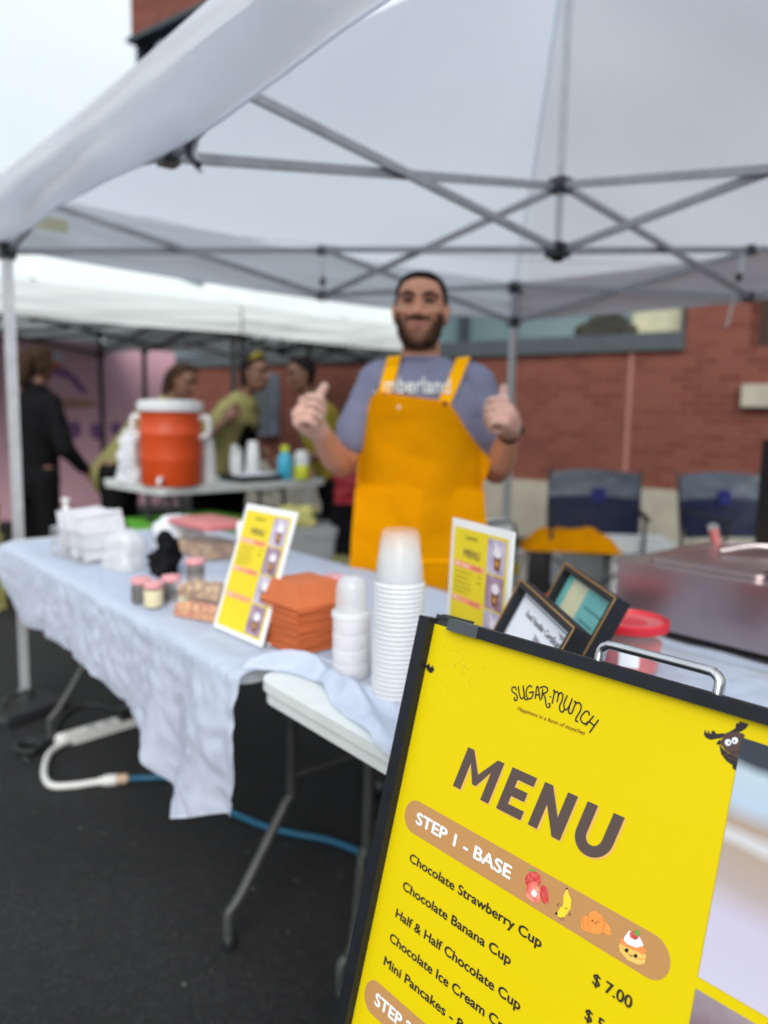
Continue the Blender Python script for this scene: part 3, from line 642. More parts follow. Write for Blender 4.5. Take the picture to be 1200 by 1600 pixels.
# ------------------------------------------------------------------ printed artwork outlines, in metres on the poster (origin = its top left corner)
LOGO = [[(0.1345, -0.04183), (0.13195, -0.03948), (0.12867, -0.04191), (0.13014, -0.04507), (0.13499, -0.04626), (0.13752, -0.04858), (0.1374, -0.05215), (0.13464, -0.05244), (0.13427, -0.05001)], [(0.13606, -0.03785), (0.13895, -0.04414), (0.14194, -0.04834), (0.14443, -0.04813), (0.14561, -0.04428), (0.14193, -0.03575)], [(0.14193, -0.03575), (0.14561, -0.04428), (0.14786, -0.04815), (0.15055, -0.04738)], [(0.15277, -0.03379), (0.14989, -0.03327), (0.14738, -0.03727), (0.14785, -0.04265), (0.1509, -0.04629), (0.1544, -0.04529), (0.15602, -0.04185), (0.15575, -0.03825)], [(0.15125, -0.0402), (0.15605, -0.03796)], [(0.15995, -0.04371), (0.15891, -0.0336), (0.15984, -0.03136), (0.16167, -0.03383), (0.16594, -0.04367)], [(0.15983, -0.03978), (0.16373, -0.03918)], [(0.16658, -0.03247), (0.16771, -0.04199)], [(0.16339, -0.03187), (0.16708, -0.02958), (0.17133, -0.02969), (0.17256, -0.03229), (0.17031, -0.03537), (0.1676, -0.03662), (0.17098, -0.0391), (0.17367, -0.04517), (0.17579, -0.04796), (0.17856, -0.04714), (0.17846, -0.04426), (0.17668, -0.04429)], [(0.17683, -0.03705), (0.1778, -0.03716)], [(0.17919, -0.03016), (0.18085, -0.03067), (0.18078, -0.04262)], [(0.1808, -0.03243), (0.18334, -0.03027), (0.18585, -0.03198), (0.18617, -0.03961)], [(0.18607, -0.03385), (0.18793, -0.02995), (0.19118, -0.03145), (0.19138, -0.03715), (0.18996, -0.04332), (0.19211, -0.04748), (0.19491, -0.04712), (0.19582, -0.04466)], [(0.1962, -0.0308), (0.1945, -0.03817), (0.19535, -0.0427), (0.19823, -0.04423), (0.20101, -0.03913), (0.20241, -0.03208)], [(0.20122, -0.03765), (0.2012, -0.04477), (0.20331, -0.04651), (0.20521, -0.045)], [(0.20545, -0.03405), (0.20717, -0.03422), (0.20527, -0.04432)], [(0.20717, -0.03564), (0.21037, -0.03358), (0.21357, -0.03546), (0.21376, -0.04103), (0.21094, -0.04798), (0.21113, -0.0512), (0.21331, -0.051)], [(0.22427, -0.04161), (0.22317, -0.03916), (0.21992, -0.0392), (0.21663, -0.04391), (0.21589, -0.04787), (0.21875, -0.05072), (0.22251, -0.05049), (0.22414, -0.04813)], [(0.22899, -0.04111), (0.22281, -0.05178)], [(0.23479, -0.0432), (0.22832, -0.05697)], [(0.22616, -0.04751), (0.23085, -0.04928)]]
MOOSE = {'ant_a': [(0.33475, -0.02039), (0.33629, -0.02238), (0.33765, -0.02345), (0.33776, -0.02004), (0.3396, -0.02282), (0.34054, -0.02252), (0.34078, -0.01983), (0.34258, -0.01926), (0.34483, -0.02115), (0.35077, -0.01888), (0.35272, -0.01936), (0.34938, -0.02339), (0.34112, -0.02756), (0.33681, -0.02709), (0.33488, -0.02509)], 'ant_b': [(0.35154, -0.019), (0.3554, -0.01593), (0.3591, -0.0122), (0.35931, -0.00738), (0.3615, -0.00744), (0.36132, -0.0053), (0.36903, -0.00546), (0.36763, -0.00952), (0.36434, -0.01309), (0.35843, -0.01643)], 'ear': [(0.34887, -0.02466), (0.3468, -0.02756), (0.34644, -0.02967), (0.35032, -0.02839)], 'ear2': [(0.3652, -0.01391), (0.36774, -0.01526), (0.36697, -0.01768), (0.36447, -0.01777)], 'jaw': [(0.34848, -0.02811), (0.35152, -0.03079), (0.35723, -0.03363), (0.3664, -0.03413), (0.36807, -0.04326), (0.36474, -0.04467), (0.36281, -0.04405), (0.36237, -0.04167), (0.35693, -0.03993), (0.35173, -0.03586)], 'head': [(0.34949, -0.02556), (0.35167, -0.0197), (0.35553, -0.01663), (0.36236, -0.01409), (0.36681, -0.01484), (0.36722, -0.01905), (0.36802, -0.03321), (0.36585, -0.03504), (0.36105, -0.03451), (0.35552, -0.03238), (0.35036, -0.0286)], 'stripe': [(0.35433, -0.03388), (0.35912, -0.0359), (0.36683, -0.0365), (0.36698, -0.03731), (0.35896, -0.03705), (0.35411, -0.03469)], 'e1': [(0.35811, -0.02421), (0.35804, -0.02556), (0.35738, -0.02679), (0.35629, -0.02758), (0.35503, -0.02775), (0.35391, -0.02726), (0.35321, -0.02621), (0.3531, -0.02487), (0.35362, -0.02357), (0.35462, -0.02263), (0.35586, -0.02228), (0.35705, -0.0226), (0.35788, -0.02351)], 'e2': [(0.36311, -0.02097), (0.36304, -0.02231), (0.36239, -0.02353), (0.36131, -0.02432), (0.36006, -0.02448), (0.35896, -0.02398), (0.35827, -0.02294), (0.35816, -0.02161), (0.35867, -0.02032), (0.35966, -0.01939), (0.36089, -0.01904), (0.36206, -0.01936), (0.36288, -0.02027)], 'p1': [(0.35725, -0.02471), (0.35716, -0.0254), (0.35668, -0.02591), (0.35606, -0.02599), (0.35557, -0.02561), (0.35545, -0.02494), (0.35576, -0.02431), (0.35635, -0.024), (0.35694, -0.02417)], 'p2': [(0.3612, -0.02196), (0.3611, -0.02265), (0.36063, -0.02315), (0.36001, -0.02323), (0.35952, -0.02285), (0.35941, -0.02218), (0.35971, -0.02155), (0.3603, -0.02125), (0.36088, -0.02142)], 'n1': [(0.36323, -0.03065), (0.36308, -0.03121), (0.36252, -0.03168), (0.36181, -0.03182), (0.36129, -0.03157), (0.3612, -0.03106), (0.36159, -0.03051), (0.36227, -0.03019), (0.36292, -0.03025)], 'n2': [(0.36539, -0.02905), (0.36529, -0.0296), (0.36485, -0.03002), (0.36429, -0.03011), (0.36386, -0.02984), (0.36377, -0.02932), (0.36406, -0.02881), (0.3646, -0.02854), (0.36512, -0.02864)]}
ICONS = {'sb': [(0.20753, -0.20683), (0.20765, -0.20972), (0.20671, -0.21275), (0.20481, -0.21556), (0.20217, -0.21782), (0.1991, -0.21925), (0.19597, -0.21967), (0.19317, -0.21903), (0.19103, -0.21738), (0.18984, -0.21494), (0.18973, -0.21199), (0.19073, -0.20891), (0.19271, -0.20608), (0.19541, -0.20385), (0.19851, -0.20248), (0.20162, -0.20214), (0.20437, -0.20285), (0.20643, -0.20453)], 'sr': [(0.21811, -0.2148), (0.21907, -0.21753), (0.21941, -0.22025), (0.21908, -0.22262), (0.21811, -0.22437), (0.21664, -0.22528), (0.21482, -0.22524), (0.21288, -0.22425), (0.21105, -0.22242), (0.20956, -0.21998), (0.20858, -0.21721), (0.20826, -0.21447), (0.20861, -0.21208), (0.20961, -0.21034), (0.21112, -0.20947), (0.21296, -0.20956), (0.2149, -0.21061), (0.21671, -0.21247)], 'sf': [(0.19332, -0.22066), (0.1963, -0.2142), (0.20268, -0.21052), (0.20846, -0.21498), (0.2105, -0.22613), (0.20649, -0.2295), (0.20109, -0.22967), (0.19396, -0.22833)], 'sh': [(0.19922, -0.22221), (0.20184, -0.2181), (0.20652, -0.22019), (0.20522, -0.22439), (0.20166, -0.22465)], 'sl': [(0.19021, -0.20464), (0.19584, -0.20136), (0.20036, -0.2012), (0.1964, -0.20358)], 'ban': [(0.23616, -0.20097), (0.23892, -0.2048), (0.24264, -0.20854), (0.24393, -0.21617), (0.23955, -0.2259), (0.23446, -0.2294), (0.2304, -0.22809), (0.23216, -0.22332), (0.23554, -0.21612), (0.23421, -0.20912)], 'bt': [(0.23716, -0.20091), (0.23718, -0.20124), (0.23708, -0.20158), (0.23688, -0.20189), (0.23661, -0.20213), (0.23629, -0.20228), (0.23597, -0.20231), (0.23568, -0.20223), (0.23546, -0.20204), (0.23534, -0.20176), (0.23533, -0.20144), (0.23543, -0.2011), (0.23563, -0.20079), (0.2359, -0.20055), (0.23622, -0.2004), (0.23654, -0.20037), (0.23683, -0.20046), (0.23704, -0.20065)], 'bt2': [(0.23178, -0.22671), (0.2318, -0.22717), (0.23168, -0.22765), (0.23142, -0.22809), (0.23105, -0.22843), (0.23063, -0.22864), (0.23019, -0.22869), (0.2298, -0.22857), (0.2295, -0.2283), (0.22932, -0.22791), (0.2293, -0.22744), (0.22943, -0.22696), (0.22969, -0.22652), (0.23006, -0.22618), (0.23049, -0.22598), (0.23092, -0.22593), (0.23131, -0.22606), (0.23161, -0.22633)], 'ba': [(0.23167, -0.21771), (0.22927, -0.21985), (0.23126, -0.22098)], 'bb': [(0.24308, -0.21961), (0.24533, -0.2207), (0.24255, -0.22303)], 'bl': [(0.23441, -0.22915), (0.23651, -0.23087)], 'bl2': [(0.23737, -0.2274), (0.23953, -0.22936)], 'bm': [(0.23414, -0.21735), (0.23571, -0.21825)], 'bm2': [(0.23748, -0.21863), (0.23938, -0.21812), (0.2413, -0.21773)], 'cr': [(0.25605, -0.22243), (0.25711, -0.21649), (0.26215, -0.21399), (0.26381, -0.2094), (0.26902, -0.2059), (0.27557, -0.20732), (0.27941, -0.2107), (0.28432, -0.21218), (0.28725, -0.21723), (0.28525, -0.21983), (0.27988, -0.2197), (0.27474, -0.22432), (0.26736, -0.22638), (0.26128, -0.22762), (0.2579, -0.22691)], 'c1': [(0.26287, -0.21363), (0.26353, -0.22002), (0.26759, -0.226)], 'c2': [(0.27667, -0.20877), (0.27925, -0.21343), (0.2785, -0.22041)], 'c3': [(0.25811, -0.21735), (0.2585, -0.22255), (0.26183, -0.22653)], 'ce': [(0.26815, -0.21529), (0.26816, -0.21556), (0.26806, -0.21585), (0.26787, -0.21613), (0.26761, -0.21635), (0.26731, -0.2165), (0.26702, -0.21655), (0.26675, -0.2165), (0.26656, -0.21636), (0.26645, -0.21613), (0.26645, -0.21586), (0.26655, -0.21557), (0.26674, -0.21529), (0.267, -0.21507), (0.2673, -0.21492), (0.2676, -0.21488), (0.26786, -0.21493), (0.26805, -0.21507)], 'ce2': [(0.27217, -0.21434), (0.27319, -0.2133), (0.27421, -0.21371)], 'cm_': [(0.26941, -0.21599), (0.27104, -0.21624), (0.27191, -0.21527)], 'pk': [(0.29698, -0.2187), (0.30651, -0.21885), (0.31726, -0.21571), (0.32112, -0.21806), (0.32129, -0.22487), (0.31643, -0.22851), (0.30601, -0.22997), (0.29835, -0.22701), (0.29615, -0.22301)], 'pl': [(0.29865, -0.22299), (0.30632, -0.22469), (0.3154, -0.22364), (0.32058, -0.22149)], 'ps': [(0.29595, -0.216), (0.30135, -0.21514), (0.30861, -0.21519), (0.31717, -0.21197), (0.32091, -0.21441), (0.31873, -0.21934), (0.31373, -0.2191), (0.30817, -0.21988), (0.30182, -0.22068), (0.2967, -0.22078)], 'pc': [(0.29939, -0.21422), (0.30248, -0.20684), (0.30859, -0.20499), (0.31418, -0.20784), (0.31755, -0.21177), (0.31172, -0.21636), (0.30336, -0.21768), (0.2999, -0.21654)], 'pst': [(0.30312, -0.20779), (0.3064, -0.20484), (0.31072, -0.20492), (0.3124, -0.20813), (0.30922, -0.21131), (0.30491, -0.21137)], 'pg': [(0.30691, -0.20521), (0.31009, -0.20193), (0.31315, -0.20431), (0.3099, -0.20777)], 'pe': [(0.30544, -0.22197), (0.30546, -0.22257), (0.30527, -0.22321), (0.30489, -0.22381), (0.30438, -0.2243), (0.30379, -0.22461), (0.30319, -0.22471), (0.30266, -0.22458), (0.30226, -0.22425), (0.30204, -0.22375), (0.30203, -0.22314), (0.30223, -0.2225), (0.30261, -0.2219), (0.30313, -0.22142), (0.30372, -0.22111), (0.30432, -0.22102), (0.30485, -0.22115), (0.30524, -0.22149)], 'pe2': [(0.3141, -0.22219), (0.31412, -0.22279), (0.31393, -0.22343), (0.31356, -0.22402), (0.31306, -0.2245), (0.31248, -0.22481), (0.31189, -0.22491), (0.31137, -0.22478), (0.31098, -0.22446), (0.31077, -0.22396), (0.31076, -0.22336), (0.31095, -0.22272), (0.31133, -0.22213), (0.31184, -0.22165), (0.31242, -0.22135), (0.313, -0.22126), (0.31352, -0.22139), (0.3139, -0.22172)], 'pm': [(0.30675, -0.22536), (0.30829, -0.22581), (0.30974, -0.22452)]}
ANTLER = [(-.0009, -.0511), (.0018, -.0478), (.0044, -.0467), (.0060, -.0498), (.0083, -.0503), (.0084, -.0472), (.0099, -.0473), (.0117, -.0504), (.0131, -.0485), (.0133, -.0525), (.0110, -.0559), (.0081, -.0569), (.0024, -.0548)]
def menu_word(parent, ox, oy, z, m, grow):
    # the word MENU in heavy slanted capitals
    y0, h, sh = -.1640, .0460, .225; t = .0112+grow
    def P(pts): return [(.0765+ox+a+sh*(b*h), y0+oy+b*h) for a, b in pts]
    mb = MB()
    mb.poly(P([(0, 0), (0, 1), (t*.80, 1), (.0258, .50), (.0515-t*.80, 1), (.0515, 1), (.0515, 0), (.0515-t, 0), (.0515-t, .68), (.0285, .24), (.0231, .24), (t, .68), (t, 0)]), z)
    mb.poly(P([(.0625, 0), (.0625, 1), (.0940, 1), (.0940, .79), (.0625+t, .79), (.0625+t, .61), (.0905, .61), (.0905, .40), (.0625+t, .40), (.0625+t, .21), (.0945, .21), (.0945, 0)]), z)
    mb.poly(P([(.1040, 0), (.1040, 1), (.1040+t*.85, 1), (.1425-t, .42), (.1425-t, 1), (.1425, 1), (.1425, 0), (.1425-t*.85, 0), (.1040+t, .58), (.1040+t, 0)]), z)
    bmesh.ops.triangulate(mb.bm, faces=mb.bm.faces)
    x0, x1 = .1535-grow*.3, .1925+grow*.3; r_ = (x1-x0)/2
    O_ = [(x0, 1)]+[(x0+r_-r_*math.cos(R(a)), .40-.42*math.sin(R(a))) for a in range(0, 181, 12)]+[(x1, 1)]
    I_ = [(x0+t, 1)]+[(x0+r_-(r_-t)*math.cos(R(a)), .40-.19*math.sin(R(a))) for a in range(0, 181, 12)]+[(x1-t, 1)]
    mb.rings([[V((p[0], p[1], z)) for p in P(O_)], [V((p[0], p[1], z)) for p in P(I_)]], cap=False, closed=False)
    return mb.build('lettering', m, parent, smooth=False)
def menu_art(parent, s, dz, big, z0=0.0):
    """the menu print: yellow column with steps and prices, column of photographs; s scales it, dz is the spacing of the layers"""
    k = s
    def pl(name, pts, z, m, sm=True): return MB().poly([(p[0]*k, p[1]*k) for p in pts], z0+z*dz).build(name, m, parent, smooth=False)
    def tx(t, x, y, w, c, m, z=2, bold=.012, shear=0., slope=0.): return lettering(t, x*k, y*k, w*k if w else None, c*k, z0+z*dz, m, parent, bold, shear, slope)
    def mulpoly(name, polys, z, m):
        mb = MB()
        for i, p in enumerate(polys): mb.poly([(a*k, b*k) for a, b in p], z0+(z+.02*i)*dz)
        return mb.build(name, m, parent, smooth=False)
    if big:
        mb = MB()
        for st in LOGO: mb.ribbon(st, .00155, 2*dz, 5 if len(st) > 3 else 3)
        mb.build('shop_lettering', 'dark_ink', parent, smooth=False)
        tx('Happiness in a form of munches', .1405, -.0612, .0825, .0040, 'tag_ink', 2, .006, .30)
        menu_word(parent, .0015, -.0012, 1*dz, 'shadow_ink', .0008); menu_word(parent, 0, 0, 2.5*dz, 'brown_ink', 0)
        pill, ink = 'tan_ink', 'white_ink'
    else:
        tx('MENU', .12, -.165, .17, .046, 'brown_ink', 2, .02); pill, ink = 'pink_ink', 'white_ink'
        tx('SUGAR\u00b7MUNCH', .13, -.062, .13, .022, 'dark_ink', 2, .0)
    pl('pill', rrect(.014, -.2345, .3425, -.1985, .0178, 8), 1, pill)
    tx('STEP 1 - BASE', .034, -.2222, .138, .0123, ink, 2, .028)
    rows = [('Chocolate Strawberry Cup', .036, -.2645, .185), ('Chocolate Banana Cup', .0345, -.2965, .157), ('Half & Half Chocolate Cup', .0325, -.3285, .179), ('Chocolate Ice Cream Crepe', .031, -.3562, .190), ('Mini Pancakes - 8 Pcs', .0295, -.3835, .150)]
    for t, x, y, w in rows: tx(t, x, y, w, .0092, 'dark_ink', 2, .024)
    for i, t in enumerate(('$ 7.00', '$ 5.00')): tx(t, .2785-.001*i, -.2655-.0315*i, .0385, .0095, 'dark_ink', 2, .022)
    pl('pill', rrect(.009, -.4405, .3385, -.4050, .0177, 8), 1, pill)
    tx('STEP 2', .028, -.428, .060, .0123, ink, 2, .028)
    pl('pill', rrect(.009, -.628, .3385, -.592, .0177, 8), 1, pill); tx('STEP 3', .028, -.616, .060, .0123, ink, 2, .028)
    # photographs
    ys = [(-.0175, -.211), (-.2205, -.412), (-.4215, -.612), (-.622, -.823)]
    for i, (a, b) in enumerate(ys):
        if big:
            ph = pl('photo', [(.366, a), (.541, a), (.541, b), (.366, b)], 2.6, 'photo1' if i % 2 == 0 else 'photo2')
        else:
            ph = pl('photo', [(.366, a), (.541, a), (.541, b), (.366, b)], 1.5, 'lavender' if i % 2 == 0 else 'mauve')
        cx = .466; cy_ = (a+b)/2; q = 1 if not big else 1.25
        if big and i == 0: cx = .473; cy_ = a-.085
        m1 = MB().poly([((cx+dx*q)*k, (cy_+dy*q)*k) for dx, dy in ((-.034, .005), (.034, .005), (.024, -.075), (-.024, -.075))], z0+3*dz); m1.build('photo_cup', 'cupbrown' if not (big and i == 0) else 'white_ink', ph, smooth=False)
        m2 = MB().poly([(x*k, y*k) for x, y in ellp(cx, cy_+.026*q, .036*q, .030*q)], z0+3.3*dz)
        if i % 2 == 0: m2.poly([(x*k, y*k) for x, y in ellp(cx-.016*q, cy_+.054*q, .012*q, .026*q, rot=.4)], z0+3.4*dz)
        m2.build('photo_topping', 'creamprint' if not (big and i == 0) else 'choc', ph, smooth=False)
        if not big: MB().poly([(x*k, y*k) for x, y in ellp(cx, cy_-.034, .013, .017)], z0+3.6*dz).build('photo_emblem', 'goldprint', ph, smooth=False)
    if not big:
        mulpoly('fruit_picture', [ellp(.225+.035*i, -.2165, .011, .012) for i in range(3)], 2, 'red_ink')
        mulpoly('fruit_picture', [ellp(.225+.035*i, -.4225, .011, .012) for i in range(3)], 2, 'red_ink')
        return
    # drawings on the first pill
    I = ICONS
    mulpoly('strawberry_picture', [I['sb'], I['sr']], 2, 'red_ink'); mulpoly('strawberry_cut', [I['sf']], 2.4, 'pinkred_ink'); mulpoly('strawberry_heart', [I['sh']], 2.8, 'white_ink'); mulpoly('strawberry_leaf', [I['sl']], 2.8, 'green_ink')
    mulpoly('banana_picture', [I['ban']], 2, 'banana_ink')
    for nm_, ps_, ls_ in (('banana_marks', ('bt', 'bt2'), ('ba', 'bb', 'bl', 'bl2', 'bm', 'bm2')), ('croissant_face', ('ce',), ('ce2', 'cm_')), ('pancake_face', ('pe', 'pe2'), ('pm',))):
        mb = MB()
        for n_ in ps_: mb.poly(I[n_], 2.6*dz)
        for n_ in ls_: mb.ribbon(I[n_], .0005, 2.6*dz)
        mb.build(nm_, 'black_ink', parent, smooth=False)
    mulpoly('croissant_picture', [I['cr']], 2, 'croissant_ink'); mb = MB()
    for n_ in ('c1', 'c2', 'c3'): mb.ribbon(I[n_], .0007, 2.3*dz, 4)
    mb.build('croissant_folds', 'croissant2', parent, smooth=False)
    mulpoly('pancake_picture', [I['pk']], 1.8, 'cake_ink'); mulpoly('pancake_syrup', [I['ps']], 2.1, 'syrup_ink'); mulpoly('pancake_cream', [I['pc']], 2.4, 'white_ink'); mulpoly('pancake_berry', [I['pst']], 2.7, 'red_ink'); mulpoly('pancake_leaf', [I['pg']], 2.9, 'green_ink')
    MB().ribbon(I['pl'], .0006, 2.2*dz, 4).build('pancake_line', 'croissant2', parent, smooth=False)
    # moose peeking from behind the photograph, and the antler at the left edge
    m_ = MOOSE
    mulpoly('moose_antlers', [m_['ant_a'], m_['ant_b']], 1.0, 'mosdark'); mulpoly('moose_jaw', [m_['jaw'], m_['ear'], m_['ear2']], 1.3, 'mosdark'); mulpoly('moose_head', [m_['head']], 1.6, 'mosbrown'); mulpoly('moose_lip', [m_['stripe']], 1.9, 'mosbrown')
    mulpoly('moose_eyes', [m_['e1'], m_['e2']], 1.9, 'white_ink'); mulpoly('moose_pupils', [m_['p1'], m_['p2'], m_['n1'], m_['n2']], 2.2, 'black_ink')
    mulpoly('antler_mark', [ANTLER], 1.5, 'black_ink')
def sandwich_board():
    mw = frame((2.689, -.21, .984), (1, .009, .012), (-.014, .259, .966))
    t = thing('sandwich_board', 'black framed pavement menu board with a yellow MENU poster, nearest the camera', 'menu board', mw=mw)
    Wp, Hp = .559, .841; gy = -1.012
    p = MB().grid(lambda u, v: V((Wp*u-.004, -Hp*v+.0, .0)), 24, 36)
    po = p.build('poster', 'poster', t); 
    menu_art(po, 1.0, .00030, True)
    MB().box((Wp/2, -Hp/2, -.006), (Wp+.02, Hp+.01, .005)).build('back_plate', 'darkgrey', t)
    for x in (-.0095, Wp+.0095):
        b = MB().box((x, (.006+gy)/2, .0), (.0175, .006-gy, .022)); b.bevel(.005, 3); b.build('side_rail', 'frame_black', t)
    b = MB().box((Wp/2+.0142, .0045, -.001), (Wp-.030, .0125, .017)); b.bevel(.003, 2); b.build('top_rail', 'frame_black', t)
    b = MB().box((Wp/2, -Hp-.004, .0), (Wp-.001, .016, .020)); b.bevel(.004, 2); b.build('bottom_rail', 'frame_black', t)
    for x in (.050, Wp-.050):
        MB().box((x, .0046, .0), (.046, .0132, .0175)).bevel(.002).build('rail_clip', 'sill', t)
    for x in (.006, Wp-.006):
        h = MB().box((x, .004, -.014), (.030, .014, .012)); h.box((x+.004, .0085, -.026), (.038, .007, .016)); h.bevel(.0025, 2); h.build('hinge', 'blackplastic', t)
    MB().tube([(.2195, -.002, -.006), (.2195, .014, -.006), (.2205, .0225, -.006), (.226, .0268, -.006), (.235, .0278, -.006), (.322, .0278, -.006), (.331, .0268, -.006), (.3365, .0225, -.006), (.3375, .014, -.006), (.3375, -.002, -.006)], .0044, 16, 3, flat=1.5).build('handle', 'chrome', t)
    sm = MB(); rn = random.Random(4)
    for i in range(46):
        x, y = rn.gauss(.050, .016), rn.gauss(-.040, .013); r_ = rn.uniform(.0003, .0010); sm.poly(ellp(x, y, r_, r_*rn.uniform(.4, 1), 7, rn.random()*3), .00012)
    sm.build('smudge', mat('yellow_smudge', (.42, .30, .01), .6), po, smooth=False)
    # rear half of the stand, resting near the table edge
    inv = mw.inverted(); rd = inv.to_3x3() @ V((0, .13, -.985)).normalized(); rx = inv.to_3x3() @ V((1, .009, .012)).normalized()
    o0 = V((0, .0, -.030)); mm = frame(o0, rx, -rd)
    L_ = .985
    for x in (-.0095, Wp+.0095):
        b = MB().box((x, -L_/2, 0), (.0175, L_, .014)).bevel(.004).xf(mm); b.build('rear_rail', 'frame_black', t)
    MB().box((Wp/2, -.43, 0), (Wp, .82, .006)).xf(mm).build('rear_panel', 'darkgrey', t)
sandwich_board()
def table_menu(label, loc, rz, lean, s, h):
    # leaning holder of clear acrylic with a white bordered menu card
    t = thing('menu_stand', label, 'menu card', loc, rz, 'small menu cards on the table')
    Wc, Hc = .198, h
    m = Matrix.Rotation(-lean, 4, 'X') @ Matrix.Translation((0, 0, .004)) @ Matrix.Rotation(R(90), 4, 'X')     # card: x right, y up, z towards the reader
    c = MB().box((Wc/2, Hc/2, -.0022), (Wc, Hc, .004)); c.bevel(.0008, 1); c.xf(m); card = c.build('holder', 'white', t)
    MB().box((Wc/2, .012, -.030), (Wc, .004, .075)).xf(Matrix.Rotation(0, 4, 'X')).xf(Matrix.Translation((0, .03, -.008)) @ Matrix.Rotation(R(90), 4, 'X')).build('foot', 'white', t)
    k = (Wc-.022)/.559
    e = bpy.data.objects.new('card', None)
    y = MB().poly([(0, 0), (0, -.838*k), (.357*k, -.838*k), (.357*k, 0)], 0).poly([(.357*k, 0), (.357*k, -.838*k), (.559*k, -.838*k), (.559*k, 0)], 0)
    card_mesh = y.build('menu_card', 'menuyellow', t, smooth=False); card_mesh.matrix_parent_inverse = Matrix(); card_mesh.matrix_basis = m @ Matrix.Translation((.011, Hc-.014, .0006)); bpy.data.objects.remove(e)
    menu_art(card_mesh, k, .00022, False)
table_menu('yellow menu card leaning against the orange boxes, seen turned to the left', (1.798, -.046, .746), R(2), R(18), 1, .288)
table_menu('yellow menu card standing behind the clear cup stacks, beside the framed certificates', (2.300, .190, .746), R(-14), R(2), 1, .288)
def certificate(label, tl, ex, ey, w, h, art):
    t = thing('picture_frame', label, 'picture frame', mw=frame(tl, ex, ey), group='framed papers on the table')
    b = .011
    mb = MB()
    for c, d in (((w/2, -b/2, 0), (w, b, .026)), ((w/2, -h+b/2, 0), (w, b, .026)), ((b/2, -h/2, 0), (b, h-2*b, .026)), ((w-b/2, -h/2, 0), (b, h-2*b, .026))): mb.box(c, d)
    mb.bevel(.0015, 1); mb.build('frame_moulding', 'frame_black', t)
    g_ = MB(); e = .0018
    for x0, y0, x1, y1 in ((0, -e, w, 0), (0, -h, w, -h+e), (0, -h, e, 0), (w-e, -h, w, 0)): g_.box(((x0+x1)/2, (y0+y1)/2, .0132), (x1-x0, y1-y0, .0016))
    g_.build('gilt_edge', 'gold', t)
    MB().box((w/2, -h/2, -.008), (w-.01, h-.01, .004)).build('backing', 'blackplastic', t)
    mat_ = MB().box((w/2, -h/2, -.002), (w-2*b, h-2*b, .002)); mat_.build('mount', 'darkgrey', t)
    q = b+.003
    pp = MB().poly([(q, -q), (q, -h+q), (w-q, -h+q), (w-q, -q)], .0002).build('certificate', 'paper' if art == 0 else 'teal', t, smooth=False)
    if art == 0:
        ln = MB()
        for d in (.004, ): 
            for A, B in (((q+d, -q-d), (w-q-d, -q-d)), ((q+d, -h+q+d), (w-q-d, -h+q+d)), ((q+d, -q-d), (q+d, -h+q+d)), ((w-q-d, -q-d), (w-q-d, -h+q+d))): ln.ribbon([A, B], .0012, .0006)
        ln.build('border_line', 'black_ink', pp, smooth=False)
        lettering('Food Handler Certification', .056, -.0415, .168, .0095, .0007, 'black_ink', pp, .012)
        tri = MB()
        for x, y, a in ((.120, -.050, .034), (.165, -.066, .022)): tri.poly([(x, y), (x+a, y-.004), (x+.3*a, y-a*1.1)], .0006)
        tri.poly([(w-.062, -.0235), (w-.036, -.0235), (w-.042, -.030)], .0006).poly([(w-.040, -.045), (w-.020, -.045), (w-.024, -.056)], .00064)
        tri.build('emblem', 'greyprint', pp, smooth=False)
    else:
        MB().poly([(.040, -q-.001), (.040, -h+q), (.106, -h+q), (.106, -q-.001)], .0005).build('paper_slip', 'creampaper', pp, smooth=False)
        d = MB()
        for i in range(5): d.ribbon([(.122, -q-.03-.022*i), (w-q-.012-.02*(i % 2), -q-.03-.022*i)], .005, .0005)
        d.build('faded_lines', 'sill' if False else mat('dark_teal_print', (.055, .22, .23), .5), pp, smooth=False)
    MB().box((w/2, -h*.62, -.04), (.06, .16, .003)).build('easel', 'blackplastic', t)
certificate('black framed paper reading Food Handler Certification behind the menu board', (2.564, .11, .971), (.83, -.556, -.039), (.274, .345, .898), .245, .24, 0)
certificate('black framed teal and cream paper, behind the framed certification', (2.516, .287, .970), (.83, -.556, -.039), (.274, .345, .898), .225, .24, 1)

